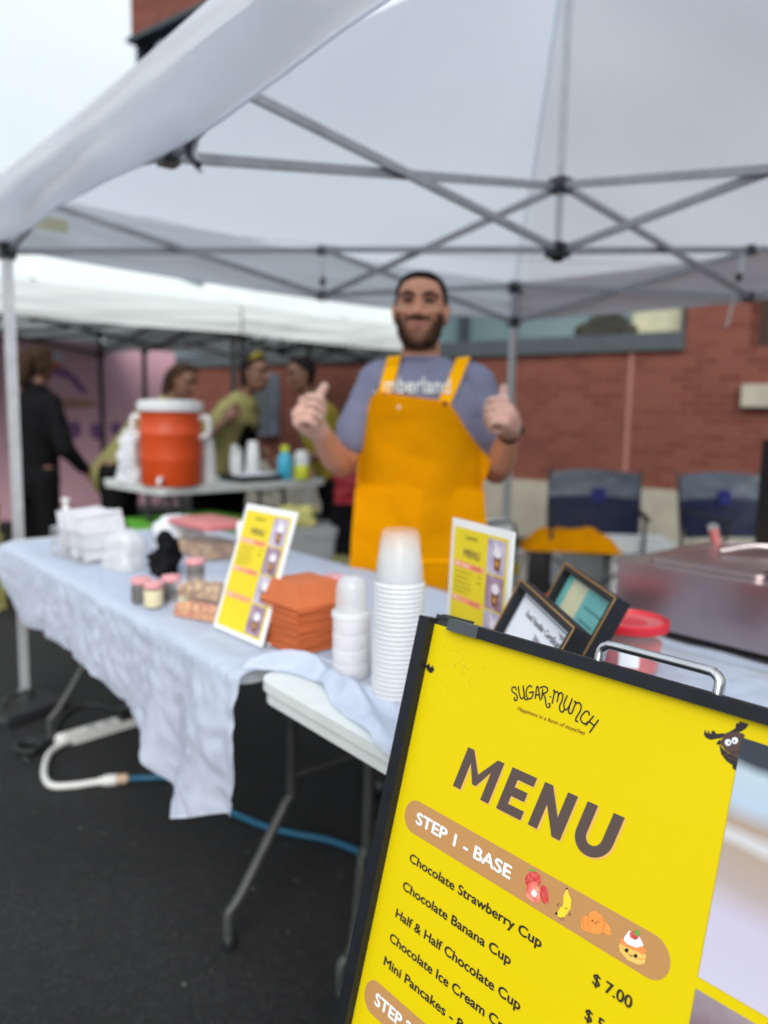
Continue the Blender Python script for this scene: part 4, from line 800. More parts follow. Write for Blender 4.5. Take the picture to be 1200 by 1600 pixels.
# ------------------------------------------------------------------ things on the long tables
Z = .748
def takeout_boxes():
    # nested fold-flat trays, turned upside down in a pile
    a, b_, hgt = .104, .104, .042
    def tray(top):
        mb = MB(); t_ = .62
        up = [V((x*a*t_/2*1.25, y*b_*t_/2*1.25, hgt)) for x, y in ((-1, -1), (1, -1), (1, 1), (-1, 1))]
        lo = [V((x*a/2, y*b_/2, 0)) for x, y in ((-1, -1), (1, -1), (1, 1), (-1, 1))]
        li = [p*.985 for p in lo]
        mb.rings([lo, up], cap=False); mb.bm.faces.new([mb.bm.verts.new(p) for p in up])
        ou = [V((x*(a/2+.003), y*(b_/2+.003), -.001)) for x, y in ((-1, -1), (1, -1), (1, 1), (-1, 1))]
        mb.rings([lo, ou], cap=False)
        bmesh.ops.remove_doubles(mb.bm, verts=mb.bm.verts, dist=.0001); mb.thick(.0009)
        return mb
    first = None
    n = 15
    for i in range(n):
        z = Z+.003+i*.0066; rz = R(2)+R(random.uniform(-1.6, 1.6)); loc = (2.020+random.uniform(-.0012, .0012), .052+random.uniform(-.0012, .0012), z)
        lab = 'orange card food tray nested in the upturned pile beside the menu card'
        if first is None:
            first = tray(0).build('takeout_box', 'orange_box', None, smooth=False); first.scale = (1.20, 1.20, 1.05); first.location = loc; first.rotation_euler = (0, 0, rz); tag(first, lab, 'food tray', 'nested orange food trays')
        else:
            c = first.copy(); COL.objects.link(c); c.location = loc; c.rotation_euler = (0, 0, rz)
            if i == n-1: c['label'] = 'topmost orange card food tray of the pile, its flat base up'
takeout_boxes()
def cups(x, y, n, pitch, r0, r1, h, rimh, name, lab, lab_top, grp, milky):
    # upturned cups: mouth at the bottom, one over the next
    root = thing(name, lab, 'plastic cup', (x, y, Z+.001), 0, grp)
    MB().lathe([(r0, rimh*.3), (r0*.985, h*.2), (r1*1.06, h*.86), (r1*.98, h*.955), (r1*.86, h), (r1*.3, h), (.002, h-.001)], seg=36, cap=False).build('cup_wall', 'cup', root)
    rm = MB(); prof = [(r0*.99, 0), (r0*1.045, .0008), (r0*1.055, rimh*.4), (r0*1.03, rimh*.8), (r0*.99, rimh)]
    rm.lathe(prof, seg=36, cap=False); rm.build('cup_rim', 'rim', root)
    for i in range(1, n):
        c = dup(root, lab_top if i == n-1 else None, (x+random.uniform(-.0006, .0006)+.00005*i, y+random.uniform(-.0006, .0006), Z+.001+i*pitch), random.uniform(0, 6))
cups(2.375, .004, 26, .0079, .0415, .0315, .094, .0062, 'clear_cup', 'clear cup with milky rim, nested upside down in the tall stack', 'topmost upturned clear cup of the tall stack', 'upturned cups of the tall stack', True)
def deli():
    x, y = 2.235, .012
    lab = 'frosted white tub lid in the short pile under the clear dome'
    root = thing('tub_lid', lab, 'plastic tub', (x, y, Z+.001), 0, 'frosted tubs of the short stack')
    MB().lathe([(.0335, 0), (.0345, .002), (.0345, .0245), (.0325, .026), (.030, .026), (.028, .028), (.002, .028)], seg=32, cap=False).build('tub_wall', 'frost', root)
    for i in range(1, 4): dup(root, None, (x, y, Z+.001+i*.0275))
    t = thing('clear_tub', 'clear domed plastic cup upturned on the short white stack', 'plastic cup', (x, y, Z+.001+.110), 0)
    MB().lathe([(.0345, 0), (.0355, .002), (.0355, .012), (.0325, .014), (.0305, .014), (.0285, .058), (.0245, .070), (.015, .076), (.002, .077)], seg=32, cap=False).build('tub_wall', 'dome', t)
    MB().lathe([(.0352, 0), (.0368, .001), (.0368, .010), (.0352, .0115)], seg=32, cap=False).build('tub_rim', 'rim', t)
deli()
def jar(loc, fill, lab, r=.0255, h=.062):
    t = thing('spread_jar', lab, 'jar', loc, random.random(), 'small jars with checked lids')
    MB().lathe([(r*.9, 0), (r, .004), (r, h*.72), (r*.86, h*.82)], seg=24).build('glass_jar', 'clear', t)
    MB().lathe([(r*.84, .003), (r*.93, .006), (r*.93, h*.70)], seg=20).build('filling', fill, t)
    MB().lathe([(r*.95, h*.80), (r*.98, h*.82), (r*.98, h*.99), (r*.92, h*1.02), (.001, h*1.025)], seg=24).build('lid', 'gingham', t)
jar((1.485, -.085, Z), 'choc', 'dark filled jar with red checked lid, nearest the table edge')
jar((1.548, -.078, Z), 'cream', 'cream filled jar with red checked lid, at the front of the jars')
jar((1.505, -.012, Z), 'choc', 'jar with red checked lid, behind the dark and cream jars')
jar((1.515, .050, Z+.040), 'choc', 'red checked jar raised at the back of the jar group')
jar((1.62, -.02, Z), 'cream', 'red checked jar beside the clear fruit boxes')
jar((1.90, .215, Z+.035), 'cream', 'red checked jar peeking out behind the orange boxes', .024, .07)
st = thing('jar_crate', 'small silver tin under the raised jar', 'tin', (1.515, .050, Z)); MB().lathe([(.03, 0), (.03, .038), (.027, .0395), (.001, .0395)], seg=24).build('tin_body', 'steel', st)
st = thing('jar_crate', 'white card riser box under the jar behind the orange boxes', 'box', (1.90, .215, Z)); MB().box((0, 0, .017), (.08, .08, .034)).bevel(.003).build('riser', 'white', st)
def clamshell(loc, rz, d, fill, lab):
    t = thing('fruit_box', lab, 'clear box', loc, rz, 'clear boxes of sweets')
    w, l, h = d
    b = MB().rings([[V((x*s_, y*s_, z)) for x, y in rrect(-w/2, -l/2, w/2, l/2, .012, 4)] for s_, z in ((.90, 0), (1, h*.55), (1.05, h*.55), (1.05, h*.6), (.93, h*.97), (.86, h))], cap=True)
    b.build('clear_shell', 'clear', t)
    f = MB()
    nx, ny = 5, 4
    for i in range(nx):
        for j in range(ny):
            f.ell(((i+.5)/nx*w*.84-w*.42, (j+.5)/ny*l*.84-l*.42, h*.42+random.uniform(-.004, .006)), (w*.095, l*.12, h*.33), 10, 6, Matrix.Rotation(random.random()*3, 3, 'Z'))
    f.box((0, 0, h*.2), (w*.82, l*.82, h*.35)); f.build('filling', fill, t)
clamshell((1.700, -.018, Z), R(24), (.15, .085, .046), 'berries', 'clear box of sliced fruit nearest the menu card')
clamshell((1.600, .085, Z), R(24), (.15, .10, .05), 'nuts', 'clear box of brown treats behind the fruit box')
clamshell((1.690, -.008, Z+.0465), R(27), (.14, .08, .040), 'nuts', 'clear box of treats resting on top of the fruit box')
def bottle(name, loc, prof, m, cap, capm, lab, cat='bottle', grp=None, seg=22):
    t = thing(name, lab, cat, loc, 0, grp); MB().lathe(prof, seg=seg).build('bottle_body', m, t); MB().lathe(cap, seg=seg).build('cap', capm, t); return t
bottle('bottle', (1.285, .325, Z), [(.026, 0), (.030, .005), (.030, .085), (.026, .095), (.022, .10)], 'blue', [(.024, .10), (.026, .104), (.025, .146), (.02, .152), (.001, .153)], 'white', 'blue bottle with white cap behind the left menu card')
# napkin caddy, paper bags and cups at the far left
def napkin_box():
    t = thing('napkin_caddy', 'clear wire caddy full of white napkins at the far end of the table', 'napkin holder', (.80, .03, Z), R(8))
    b = MB(); w, l, h = .24, .17, .095
    b.rings([[V((x*s_, y*s_, z)) for x, y in rrect(-w/2, -l/2, w/2, l/2, .012, 4)] for s_, z in ((.95, 0), (1, h))], cap=False); b.build('caddy', 'clear', t)
    wire = MB()
    for z in (.004, h*.5, h): wire.tube([(x, y, z) for x, y in rrect(-w/2, -l/2, w/2, l/2, .012, 4)]+[(w/2, l/2-.012, z)], .0022, 6)
    for i in range(9): wire.tube([(-w/2+w*i/8, -l/2, 0), (-w/2+w*i/8, -l/2, h)], .0014, 5)
    wire.build('wire_frame', 'alu', t)
    n_ = MB()
    for i in range(9): n_.box((-w*.38+w*.095*i, random.uniform(-.01, .01), .066+random.uniform(0, .026)), (.019, l*.86, .125), Matrix.Rotation(R(random.uniform(-12, 12)), 3, 'Y') @ Matrix.Rotation(R(random.uniform(-6, 6)), 3, 'X'))
    n_.bevel(.004, 1); n_.build('napkins', 'napkin', t)['kind'] = 'stuff'
napkin_box()
def bag(loc, rz, d, m, lab, slump=.02, name='plastic_bag', cat='bag', seed=0):
    def f(u, v):
        a = 2*math.pi*u; r_ = (1-.12*v-.45*max(0, v-.8)/.2*v); x = d[0]/2*math.copysign(abs(math.cos(a))**.6, math.cos(a))*r_; y = d[1]/2*math.copysign(abs(math.sin(a))**.6, math.sin(a))*r_
        p = V((x, y, d[2]*v)); k = noise.noise(p*14+V((seed, 0, 0)))*slump+noise.noise(p*34+V((seed, 3, 0)))*slump*.5
        q = V((x, y, 0)).normalized() if (x or y) else V((0, 0, 1)); p = p+q*k; p.z += k*.6*v; p.z = max(p.z, 0)
        return p
    mb = MB().grid(f, 48, 22); bmesh.ops.remove_doubles(mb.bm, verts=mb.bm.verts, dist=.0005); bmesh.ops.holes_fill(mb.bm, edges=mb.bm.edges)
    o = mb.build(name, m, None, ang=70); o.location = loc; o.rotation_euler = (0, 0, rz); return tag(o, lab, cat)
bag((1.035, .045, Z), R(20), (.13, .10, .118), 'dome', 'cloudy plastic sleeve of cups between the napkin caddy and black pouch', .010, 'cup_sleeve', 'cup sleeve', 3)
bag((.79, .33, Z), R(10), (.17, .15, .115), 'napkin', 'white paper bag behind the napkin caddy', .02, 'paper_bag', 'bag', 5)
bag((1.17, .13, Z), R(-15), (.17, .055, .105), 'black_cloth', 'crumpled black cloth pouch beside the jars', .05, 'cloth_pouch', 'pouch', 9)
def lidbox(loc, rz, d, lab, lidm, fill):
    t = thing('storage_box', lab, 'storage box', loc, rz); w, l, h = d
    MB().rings([[V((x*s_, y*s_, z)) for x, y in rrect(-w/2, -l/2, w/2, l/2, .02, 4)] for s_, z in ((.92, 0), (1, h))]).build('tub', 'clear', t)
    MB().box((0, 0, h*.25), (w*.8, l*.8, h*.42)).bevel(.006).build('contents', fill, t)
    MB().rings([[V((x*s_, y*s_, z)) for x, y in rrect(-w/2, -l/2, w/2, l/2, .02, 4)] for s_, z in ((1.03, h-.004), (1.05, h), (1.05, h+.012), (.9, h+.018))]).build('lid', lidm, t)
lidbox((.98, .36, Z), R(6), (.25, .17, .105), 'clear storage box with pink lid at the back of the table', 'pinkstuff', 'nuts')
bottle('sanitizer_bottle', (.30, .10, Z-.004), [(.026, 0), (.030, .004), (.030, .075), (.022, .09), (.012, .095)], 'frost', [(.010, .095), (.013, .098), (.013, .115), (.006, .117), (.006, .135), (.016, .136), (.016, .146), (.001, .148)], 'white', 'clear hand sanitizer pump bottle at the far end of the table')
# red lidded tub and food warmer
def red_tub(loc, lab, r0, h, label_=True):
    t = thing('lidded_tub', lab, 'tub', loc, 0, 'red lidded tubs')
    MB().lathe([(r0*.84, 0), (r0*.87, .006), (r0, h)], seg=40).build('tub', 'clear', t)
    MB().lathe([(r0*.80, .004), (r0*.90, h*.62), (.002, h*.66)], seg=32).build('filling', 'redfill', t)
    MB().lathe([(r0*1.0, h-.012), (r0*1.07, h-.010), (r0*1.08, h+.004), (r0*1.02, h+.008), (r0*.98, h+.002), (r0*.90, h-.001), (.002, h+.001)], seg=44).build('lid', 'redlid', t)
    if label_:
        lb = MB(); n = 8
        lb.grid(lambda u, v: V((r0*.945*math.cos(R(-75+34*u)), r0*.945*math.sin(R(-75+34*u)), h*.22+h*.36*v)), n, 2); lb.build('sticker', 'paper', t)
red_tub((2.528, .468, Z), 'clear tub of red fruit with a red lid in front of the food warmer', .066, .094)
red_tub((2.285, .565, Z), 'red lidded tub partly hidden behind the two framed papers', .070, .062, False)
def warmer():
    t = thing('food_warmer', 'stainless steel counter food warmer with lidded pans at the right', 'food warmer', (2.315, .742, .752))
    w, d, h = .95, .46, .132
    MB().box((w/2, d/2, h/2+.006), (w, d, h)).bevel(.006, 3).build('body', 'steel', t)
    MB().box((w/2, d/2, h+.012), (w+.012, d+.012, .012)).bevel(.004).build('top_rim', 'steel', t)
    for x in (.03, w-.03):
        for y in (.03, d-.03): MB().lathe([(.015, -.003), (.015, .008)], (x, y, 0), 12).build('foot', 'blackplastic', t)
    for i in range(3):
        x = .04+.15+.295*i
        pan = MB().rings([[V((x+p[0]*s_, d/2+p[1]*s_, z)) for p in rrect(-.135, -.20, .135, .20, .03, 5)] for s_, z in ((1, h+.0195), (1, h+.029), (.96, h+.030), (.94, h+.0225))]).build('pan', 'steel', t)
        if i == 0:
            MB().box((x, d/2, h+.0265), (.225, .345, .007)).bevel(.004).build('inner_tray', 'steel', pan)
            MB().tube([(x-.05, d/2-.02, h+.037), (x+.0, d/2+.05, h+.050), (x+.05, d/2+.10, h+.046)], .006, 8, 4).build('tongs', 'steel', pan)
        else:
            MB().rings([[V((x+p[0]*s_, d/2+p[1]*s_, z)) for p in rrect(-.134, -.198, .134, .198, .05, 5)] for s_, z in ((.955, h+.0305), (.95, h+.036), (.90, h+.037), (.84, h+.031), (.5, h+.0305))]).build('pan_lid', 'steel', pan)
        MB().lathe([(.017, 0), (.017, .014), (.012, .018), (.001, .018)], (0, 0, 0), 16).xf(Matrix.Translation((x, -.001, h*.3)) @ Matrix.Rotation(R(90), 4, 'X')).build('control_knob', 'blackplastic', t) if i == 2 else None
    MB().box((.0+w*.56, .004, h+.022), (.012, .012, .012)).bevel(.003).build('latch', 'blackplastic', t)
    m = MB().box((0, 0, 0), (1.0, .50, .004)); m.bevel(.001, 1); o = m.build('rubber_mat', 'blackplastic'); o.location = (2.79, .968, .7485); tag(o, 'thin black rubber mat under the steel food warmer', 'mat')
    l = thing('ladle', 'pink handled serving scoop standing in the food warmer', 'scoop', (2.40, 1.13, .80))
    MB().tube([(0, 0, .0), (-.012, -.012, .06), (-.028, -.028, .11), (-.036, -.036, .15)], [.006, .007, .011, .014], 12, 4).build('grip', 'pinkstuff', l)
    MB().ell((-.037, -.037, .157), (.016, .016, .012), 14, 8).build('grip_end', 'clear', l); MB().ell((.0, .0, -.012), (.024, .024, .016), 14, 8).build('bowl', 'steel', l)
warmer()
def towel(loc, rz, d, lab, m='napkin', seed=0):
    mb = MB()
    for k in range(4):
        def f(u, v, k=k): return V(((u-.5)*d[0]*(1-.03*k), (v-.5)*d[1]*(1-.04*k), d[2]*(k+.7)/4+.006*noise.noise(V((u*5+seed, v*5, k)))-.010*((2*u-1)**6)*(k > 1)))
        mb.grid(f, 18, 10)
    mb.thick(d[2]/5); o = mb.build('folded_towel', m, None); o.location = loc; o.rotation_euler = (0, 0, rz); return tag(o, lab, 'towel', 'folded white towels')
towel((2.50, 1.33, .75), R(8), (.24, .12, .10), 'folded white towel behind the food warmer, left of the scoop', seed=1)
towel((2.78, 1.335, .75), R(-5), (.26, .12, .125), 'folded white towel behind the food warmer, right of the scoop', seed=4)

# ------------------------------------------------------------------ people
def head_mesh(mb, c, H, yaw=0., tilt=0., roll=0.):
    """a head of height H whose chin-to-crown middle is at c, facing -y; returns the placing matrix"""
    W_ = [(0, .10), (.04, .36), (.10, .55), (.20, .67), (.33, .71), (.5, .74), (.62, .735), (.75, .715), (.86, .63), (.94, .46), (.985, .22), (1, .03)]
    F_ = [(0, .62), (.05, .78), (.12, .83), (.22, .84), (.35, .86), (.5, .87), (.58, .84), (.66, .90), (.78, .84), (.88, .66), (.96, .36), (1, .03)]
    B_ = [(0, -.30), (.10, -.05), (.2, .30), (.33, .62), (.5, .88), (.66, .98), (.8, .92), (.9, .68), (.97, .34), (1, .03)]
    k = H*.43; m = Matrix.Translation(c) @ Matrix.Rotation(yaw, 4, 'Z') @ Matrix.Rotation(tilt, 4, 'X') @ Matrix.Rotation(roll, 4, 'Y')
    rings = []
    for i in range(30):
        t = i/29; z = (t-.5)*H; w = interp(W_, t)*k*.98; f_ = interp(F_, t)*k; b = interp(B_, t)*k; ring = []
        for j in range(36):
            a = 2*math.pi*j/36; sx, sy = math.cos(a), math.sin(a); x = w*math.copysign(abs(sx)**.85, sx); y = -f_*abs(sy)**.9 if sy > 0 else b*abs(sy)
            if b < 0 and sy < 0: y = b*abs(sy)
            if sy > 0 and .5 < t < .64 and .25 < abs(x)/k < .62: y += .05*k
            ring.append(m @ V((x, y, z)))
        rings.append(ring)
    mb.rings(rings)
    def q(x, y, t): return m @ V((x*k, y*k, (t-.5)*H))
    mb.limb([q(0, -.84, .60), q(0, -.95, .50), q(0, -1.08, .415)], [.07*k, .10*k, .145*k], 10, 4)
    for s_ in (-1, 1):
        mb.limb([q(s_*.08, -.93, .41), q(s_*.16, -.88, .405)], [.10*k, .09*k], 8, 3)
        mb.limb([q(s_*.76, .12, .36), q(s_*.82, .15, .46), q(s_*.83, .20, .58)], [.07*k, .10*k, .115*k], 8, 4)
        mb.limb([q(s_*.14, -.86, .655), q(s_*.38, -.80, .665), q(s_*.56, -.66, .65)], [.06*k, .075*k, .06*k], 8, 4)
        mb.limb([q(s_*.30, -.74, .44), q(s_*.50, -.58, .46)], [.16*k, .14*k], 10, 4)
    mb.limb([q(-.22, -.80, .265), q(0, -.865, .26), q(.22, -.80, .265)], [.06*k, .085*k, .06*k], 8, 4)
    return m, k, q
def hand_mesh(mb, w, F, T, s=1.0, fist=True, Pn=None):
    """wrist w, F towards the knuckles, T the thumb side; fingers curl towards Pn"""
    F = V(F).normalized(); T = V(T); T = (T-F*F.dot(T)).normalized(); P = V(Pn); P = (P-F*F.dot(P)-T*T.dot(P)).normalized(); w = V(w); s_ = s
    offs = (.036, .012, -.012, -.034); lens = (1.0, 1.08, 1.02, .82)
    mb.limb([w-F*.01, w+F*.03*s_, w+F*.07*s_], [.027*s_, .034*s_, .030*s_], 12, 4)
    for o_, l in zip(offs, lens):
        k0 = w+F*.084*s_+T*o_*s_; mb.limb([w+F*.02*s_+T*o_*.6*s_, w+F*.05*s_+T*o_*.85*s_, k0], [.013*s_, .013*s_, .0118*s_], 10, 3)
        if fist:
            a = k0+P*.040*l*s_+F*.006*s_; b = a-F*.030*l*s_+P*.008*s_; c = b-F*.016*s_-P*.022*l*s_
            mb.limb([k0, k0+P*.020*l*s_+F*.007*s_, a, b, c], [.0098*s_, .0091*s_, .0093*s_, .0088*s_, .008*s_], 10, 4)
        else:
            a = k0+F*.036*l*s_+P*.010*s_; b = a+F*.020*l*s_+P*.014*s_; c = b+F*.010*s_+P*.018*s_
            mb.limb([k0, a, b, c], [.0108*s_, .0098*s_, .009*s_, .0078*s_], 10, 4)
    if fist:
        b0 = w+F*.025*s_+T*.020*s_+P*.014*s_
        mb.limb([b0, b0+T*.030*s_+F*.014*s_, b0+T*.064*s_+F*.016*s_, b0+T*.104*s_+F*.004*s_], [.0155*s_, .0138*s_, .0122*s_, .0098*s_], 12, 4)
    else:
        b0 = w+F*.022*s_+T*.022*s_
        mb.limb([b0, b0+T*.022*s_+F*.024*s_+P*.008*s_, b0+T*.026*s_+F*.05*s_+P*.016*s_], [.014*s_, .012*s_, .009*s_], 10, 4)
def strands(me, pred, n, ln, wd, dirn, seed=3):
    # short hairs standing on the part of a mesh that pred picks (pred gives a density 0..1)
    rnd = random.Random(seed); mb = MB()
    for p in me.polygons:
        w = pred(p.center)
        if w <= 0: continue
        vs_ = [me.vertices[i].co for i in p.vertices]
        for _ in range(n):
            if rnd.random() > w: continue
            a, b = rnd.random(), rnd.random(); q = vs_[0].lerp(vs_[1], a).lerp(vs_[3 % len(vs_)].lerp(vs_[2], a), b)
            d = (p.normal*.75+V(dirn)*.6+V((rnd.uniform(-.4, .4), rnd.uniform(-.4, .4), rnd.uniform(-.4, .4)))).normalized(); t = d.cross(V((rnd.uniform(-1, 1), rnd.uniform(-1, 1), rnd.uniform(-1, 1)))).normalized()*wd
            l = ln*rnd.uniform(.6, 1.2); mb.vf([q-t-p.normal*.0005, q+t-p.normal*.0005, q+d*l], [(0, 1, 2)])
    return mb
def place(o, loc, rz): o.location = loc; o.rotation_euler = (0, 0, rz); return o
FACE = math.atan2(.7685, .6399)          # turns local x to the photo's right
def vendor():
    loc = (1.467, .86, 0)
    el = [V((-.247, .02, 1.066)), V((.266, .02, 1.054))]; wr = [V((-.305, -.215, 1.180)), V((.270, -.20, 1.190))]
    sh = [V((-.128, .01, 1.338)), V((.178, .01, 1.342))]
    b = MB()
    m, k, q = head_mesh(b, V((.0, -.012, 1.557)), .236, R(-7), R(-4), R(1))
    b.limb([(.012, .035, 1.33), (.008, .025, 1.42), (.0, .012, 1.50)], [.068, .062, .060], 18, 4)
    rings = []
    for z, cx, rx, ry in ((.80, .01, .15, .11), (.90, .015, .165, .115), (1.0, .018, .165, .115), (1.12, .02, .168, .118), (1.25, .024, .172, .115), (1.33, .025, .150, .095), (1.385, .02, .09, .07)):
        rings.append([V((cx+rx*math.cos(2*math.pi*j/28), .02+ry*math.sin(2*math.pi*j/28), z)) for j in range(28)])
    b.rings(rings)
    hands = []
    for i in (0, 1):
        b.limb([sh[i], sh[i].lerp(el[i], .5), el[i]], [.062, .054, .044], 16, 6)
        b.limb([el[i], el[i].lerp(wr[i], .35)+V((0, -.0, -.006)), wr[i]], [.044, .047, .029], 16, 6)
    hand_mesh(b, wr[0], (-.052, -.07, .058), (-.24, 0, 1), 1.13, True, (1, -.12, 0)); hand_mesh(b, wr[1], (-.028, -.075, .058), (-.12, 0, 1), 1.13, True, (-1, -.2, 0))
    for s_ in (-1, 1): b.limb([(.015+s_*.085, .02, .84), (.015+s_*.095, .01, .46), (.015+s_*.10, .03, .08)], [.082, .056, .042], 14, 6).limb([(.015+s_*.10, .04, .06), (.015+s_*.11, -.12, .04)], [.045, .035], 12, 4)
    me = remesh(b, .0038, 3); o = link('person', me, 'skin'); place(o, loc, FACE)
    tag(o, 'smiling bearded man in yellow bib apron giving two thumbs up behind the table', 'person')
    inv = m.inverted()
    def hl(c): c = inv @ c; return c.x/k, c.y/k, c.z/.236+.5
    def hair(c):
        if c.z < 1.45: return False
        x, y, t = hl(c)
        return t > .52 and (t > .875+.03*math.cos(x*4) if y < -.35 else (t > .80-.45*(y+.35) if y < .12 else t > .30+.25*max(0, .5-y)))and not (abs(x) > .74 and t < .62 and y < .32)
    hs = shell(me, hair, .007, .003); st = strands(me, lambda c: 1. if hair(c) else 0., 3, .015, .0010, (0, .2, .3)); hm = st.mesh('tmp', False); hs.bm.from_mesh(hm); hs.build('hair', 'hair', o)
    def beard(c):
        if c.z < 1.40 or c.z > 1.60: return 0.
        x, y, t = hl(c); ax = abs(x)
        if y > .10 or t > .62 or t < -.02: return 0.
        if ax < .27 and .215 < t < .318 and y < -.6: return .0
        if ax < .42 and .312 < t < .385 and y < -.5: return .9
        side = .25+.19*smoothstep(.30, .70, ax)
        w = smoothstep(side+.07, side-.07, t)
        if ax < .30 and t > .19: w *= .85
        return w*(.95 if y < -.1 else .7)
    strands(me, beard, 6, .0052, .0007, (0, -.25, -.5)).build('beard', 'beard', o, smooth=False)
    for s_ in (-1, 1):
        MB().limb([q(s_*.15, -.925, .655), q(s_*.36, -.865, .685), q(s_*.58, -.70, .655)], [.045*k, .060*k, .038*k], 8, 4).build('eyebrow', 'hair', o)
        e_ = MB().limb([q(s_*.20, -.845, .585), q(s_*.33, -.83, .592), q(s_*.46, -.75, .58)], [.036*k, .052*k, .036*k], 8, 4).build('eye', 'eye', o)
    MB().limb([q(-.31, -.80, .305), q(-.15, -.895, .268), q(.0, -.925, .255), q(.15, -.895, .268), q(.31, -.80, .305)], [.02*k, .058*k, .075*k, .058*k, .02*k], 8, 4).build('lips', 'lip', o)
    # T-shirt with sleeves
    t = MB(); rings = []
    prof = [(.86, .016, .188, .135), (1.0, .018, .190, .136), (1.12, .02, .190, .136), (1.24, .024, .194, .131), (1.315, .026, .186, .115), (1.365, .024, .150, .096), (1.398, .018, .104, .082), (1.415, .012, .082, .078)]
    for z, cx, rx, ry in prof: rings.append([V((cx+rx*math.cos(2*math.pi*j/32), .022+ry*math.sin(2*math.pi*j/32), z)) for j in range(32)])
    t.rings(rings)
    for i in (0, 1):
        e = sh[i].lerp(el[i], .66); d_ = (el[i]-sh[i]).normalized(); t.limb([sh[i]+V((.03*(1 if i == 0 else -1), 0, .006)), sh[i]+V((0, 0, -.01)), sh[i].lerp(e, .5), e], [.064, .071, .070, .066], 18, 6)
    ts = remesh(t, .006, 6)
    for v in ts.vertices:
        w_ = noise.noise(v.co*9)*.006+abs(noise.noise(V((v.co.x*6+v.co.z*9, v.co.y*6, v.co.z*12))))*.009; v.co += v.normal*w_
    link('t_shirt', ts, 'shirt', o)
    MB().lathe([(.080, 0), (.084, .004), (.083, .012), (.076, .014)], (.010, .018, 1.405), 32, cap=False).build('collar', 'shirt', o)
    def front(x, z, g=0.):
        cx = interp([(p[0], p[1]) for p in prof], z); rx = interp([(p[0], p[2]) for p in prof], z)+.012; ry = interp([(p[0], p[3]) for p in prof], z)
        u = min(.995, abs((x-cx)/rx)); return .022-(ry+g)*math.sqrt(1-u*u)
    mbt, w0, c0 = text_mb('Timberland')
    for v in mbt.bm.verts:
        x = -.158+v.co.x*(.252/w0); z = 1.302+v.co.y*(.047/c0); v.co = V((x, front(x, z)-.023, z))
    a = MB(); a.bm = mbt.bm; a.thick(.002); a.build('shirt_lettering', 'print', o, smooth=False)
    # bib apron
    Lf = [(.45, -.215), (.62, -.215), (.70, -.212), (.87, -.205), (.95, -.199), (1.04, -.195), (1.09, -.192), (1.15, -.188), (1.245, -.182), (1.275, -.165), (1.302, -.132)]
    Rt = [(.45, .232), (.62, .230), (.70, .228), (.87, .226), (.95, .214), (1.02, .212), (1.06, .226), (1.095, .232), (1.15, .182), (1.2, .142), (1.245, .112), (1.278, .086)]
    def ap(u, v):
        zt_ = 1.304-.028*u; z = .45+(zt_-.45)*v; x0, x1 = interp(Lf, z), interp(Rt, z); x = x0+(x1-x0)*u
        y = front(min(max(x, -.19), .20), z, .006)-.020
        if z < 1.0: y = y*smoothstep(.3, 1.0, z)+(-.155)*(1-smoothstep(.3, 1.0, z)) if False else min(y, -.105-.04*(1-abs(2*u-1)))
        y -= .03*smoothstep(.13, .23, x)*math.exp(-((z-1.07)/.06)**2)
        wv = .009*noise.noise(V((x*9, z*7, 1)))+.012*abs(noise.noise(V((x*5+z*7, z*3-x*4, 4))))+.007*math.sin(x*30+z*9+2*noise.noise(V((x*3, z*3, 0))))*smoothstep(1.05, .75, z)
        y -= wv
        return V((x, y, z))
    g = MB().grid(ap, 56, 90); g.thick(.002); g.build('apron', 'apron', o, ang=80)
    st_ = MB()
    for zz in (.78, ): st_.tube([ap(i/30, (zz-.45)/.85)+V((0, -.005, 0)) for i in range(10, 29)], .004, 6)
    st_.build('pocket_hem', 'apron', o)
    def strap(x0, z0, x1, z1):
        pts = []
        for i in range(13):
            s_ = i/12; x = x0+(x1-x0)*s_; z = z0+(z1-z0)*s_; pts.append((x, front(x, min(z, 1.40), 0)-.018 if z < 1.38 else front(x, 1.38)-.016+.0, z))
        pts += [(x1+.004, -.03, z1+.012), (x1+.004, .04, z1+.004), (x1-.01, .10, z1-.05)]
        mb = MB(); L_ = []
        pp, _ = spline([V(p) for p in pts], [0]*len(pts), 2)
        mb.rings([[p+V((-.022, 0, -.003)), p+V((.022, 0, .003)), p+V((.022, .003, .004)), p+V((-.022, .003, -.002))] for p in pp]); return mb
    strap(-.112, 1.285, -.083, 1.405).build('apron_strap', 'apron', o); strap(.072, 1.262, .135, 1.405).build('apron_strap', 'apron', o)
    for x, z, mm in ((-.106, 1.292, 'blackplastic'), (.078, 1.268, 'blackplastic'), (-.062, 1.255, 'print'), (-.178, .985, 'print')):
        MB().ell((x, front(max(x, -.17), z)-.030, z), (.0075, .004, .0075), 12, 6).build('snap', mm, o)
    # gloves and watch
    for i in (0, 1):
        w_ = wr[i]
        shell(me, lambda c, w_=w_, i=i: (c-w_).length < .17 and (c-w_).dot((w_-el[i]).normalized()) > (-.005 if i == 0 else .012), .0032, .004).build('glove', 'glove', o)
    d_ = (wr[1]-el[1]).normalized(); mm = frame(wr[1]-d_*.012, d_.cross(V((0, 0, 1))), d_.cross(d_.cross(V((0, 0, 1)))))
    wt = MB().lathe([(.033, -.011), (.0345, -.006), (.0345, .006), (.033, .011)], seg=28, cap=False).xf(mm).build('watch', 'blackplastic', o)
    MB().ell(wr[1]-d_*.012+V((.026, -.022, .012)), (.016, .012, .017), 12, 6).build('watch_face', 'blackplastic', wt)
    tr = MB()
    rr_ = []
    for z, rx, ry in ((.42+.36, .172, .125), (.88, .185, .130), (.99, .182, .130)): rr_.append([V((.016+rx*math.cos(2*math.pi*j/24), .022+ry*math.sin(2*math.pi*j/24), z)) for j in range(24)])
    tr.rings(rr_)
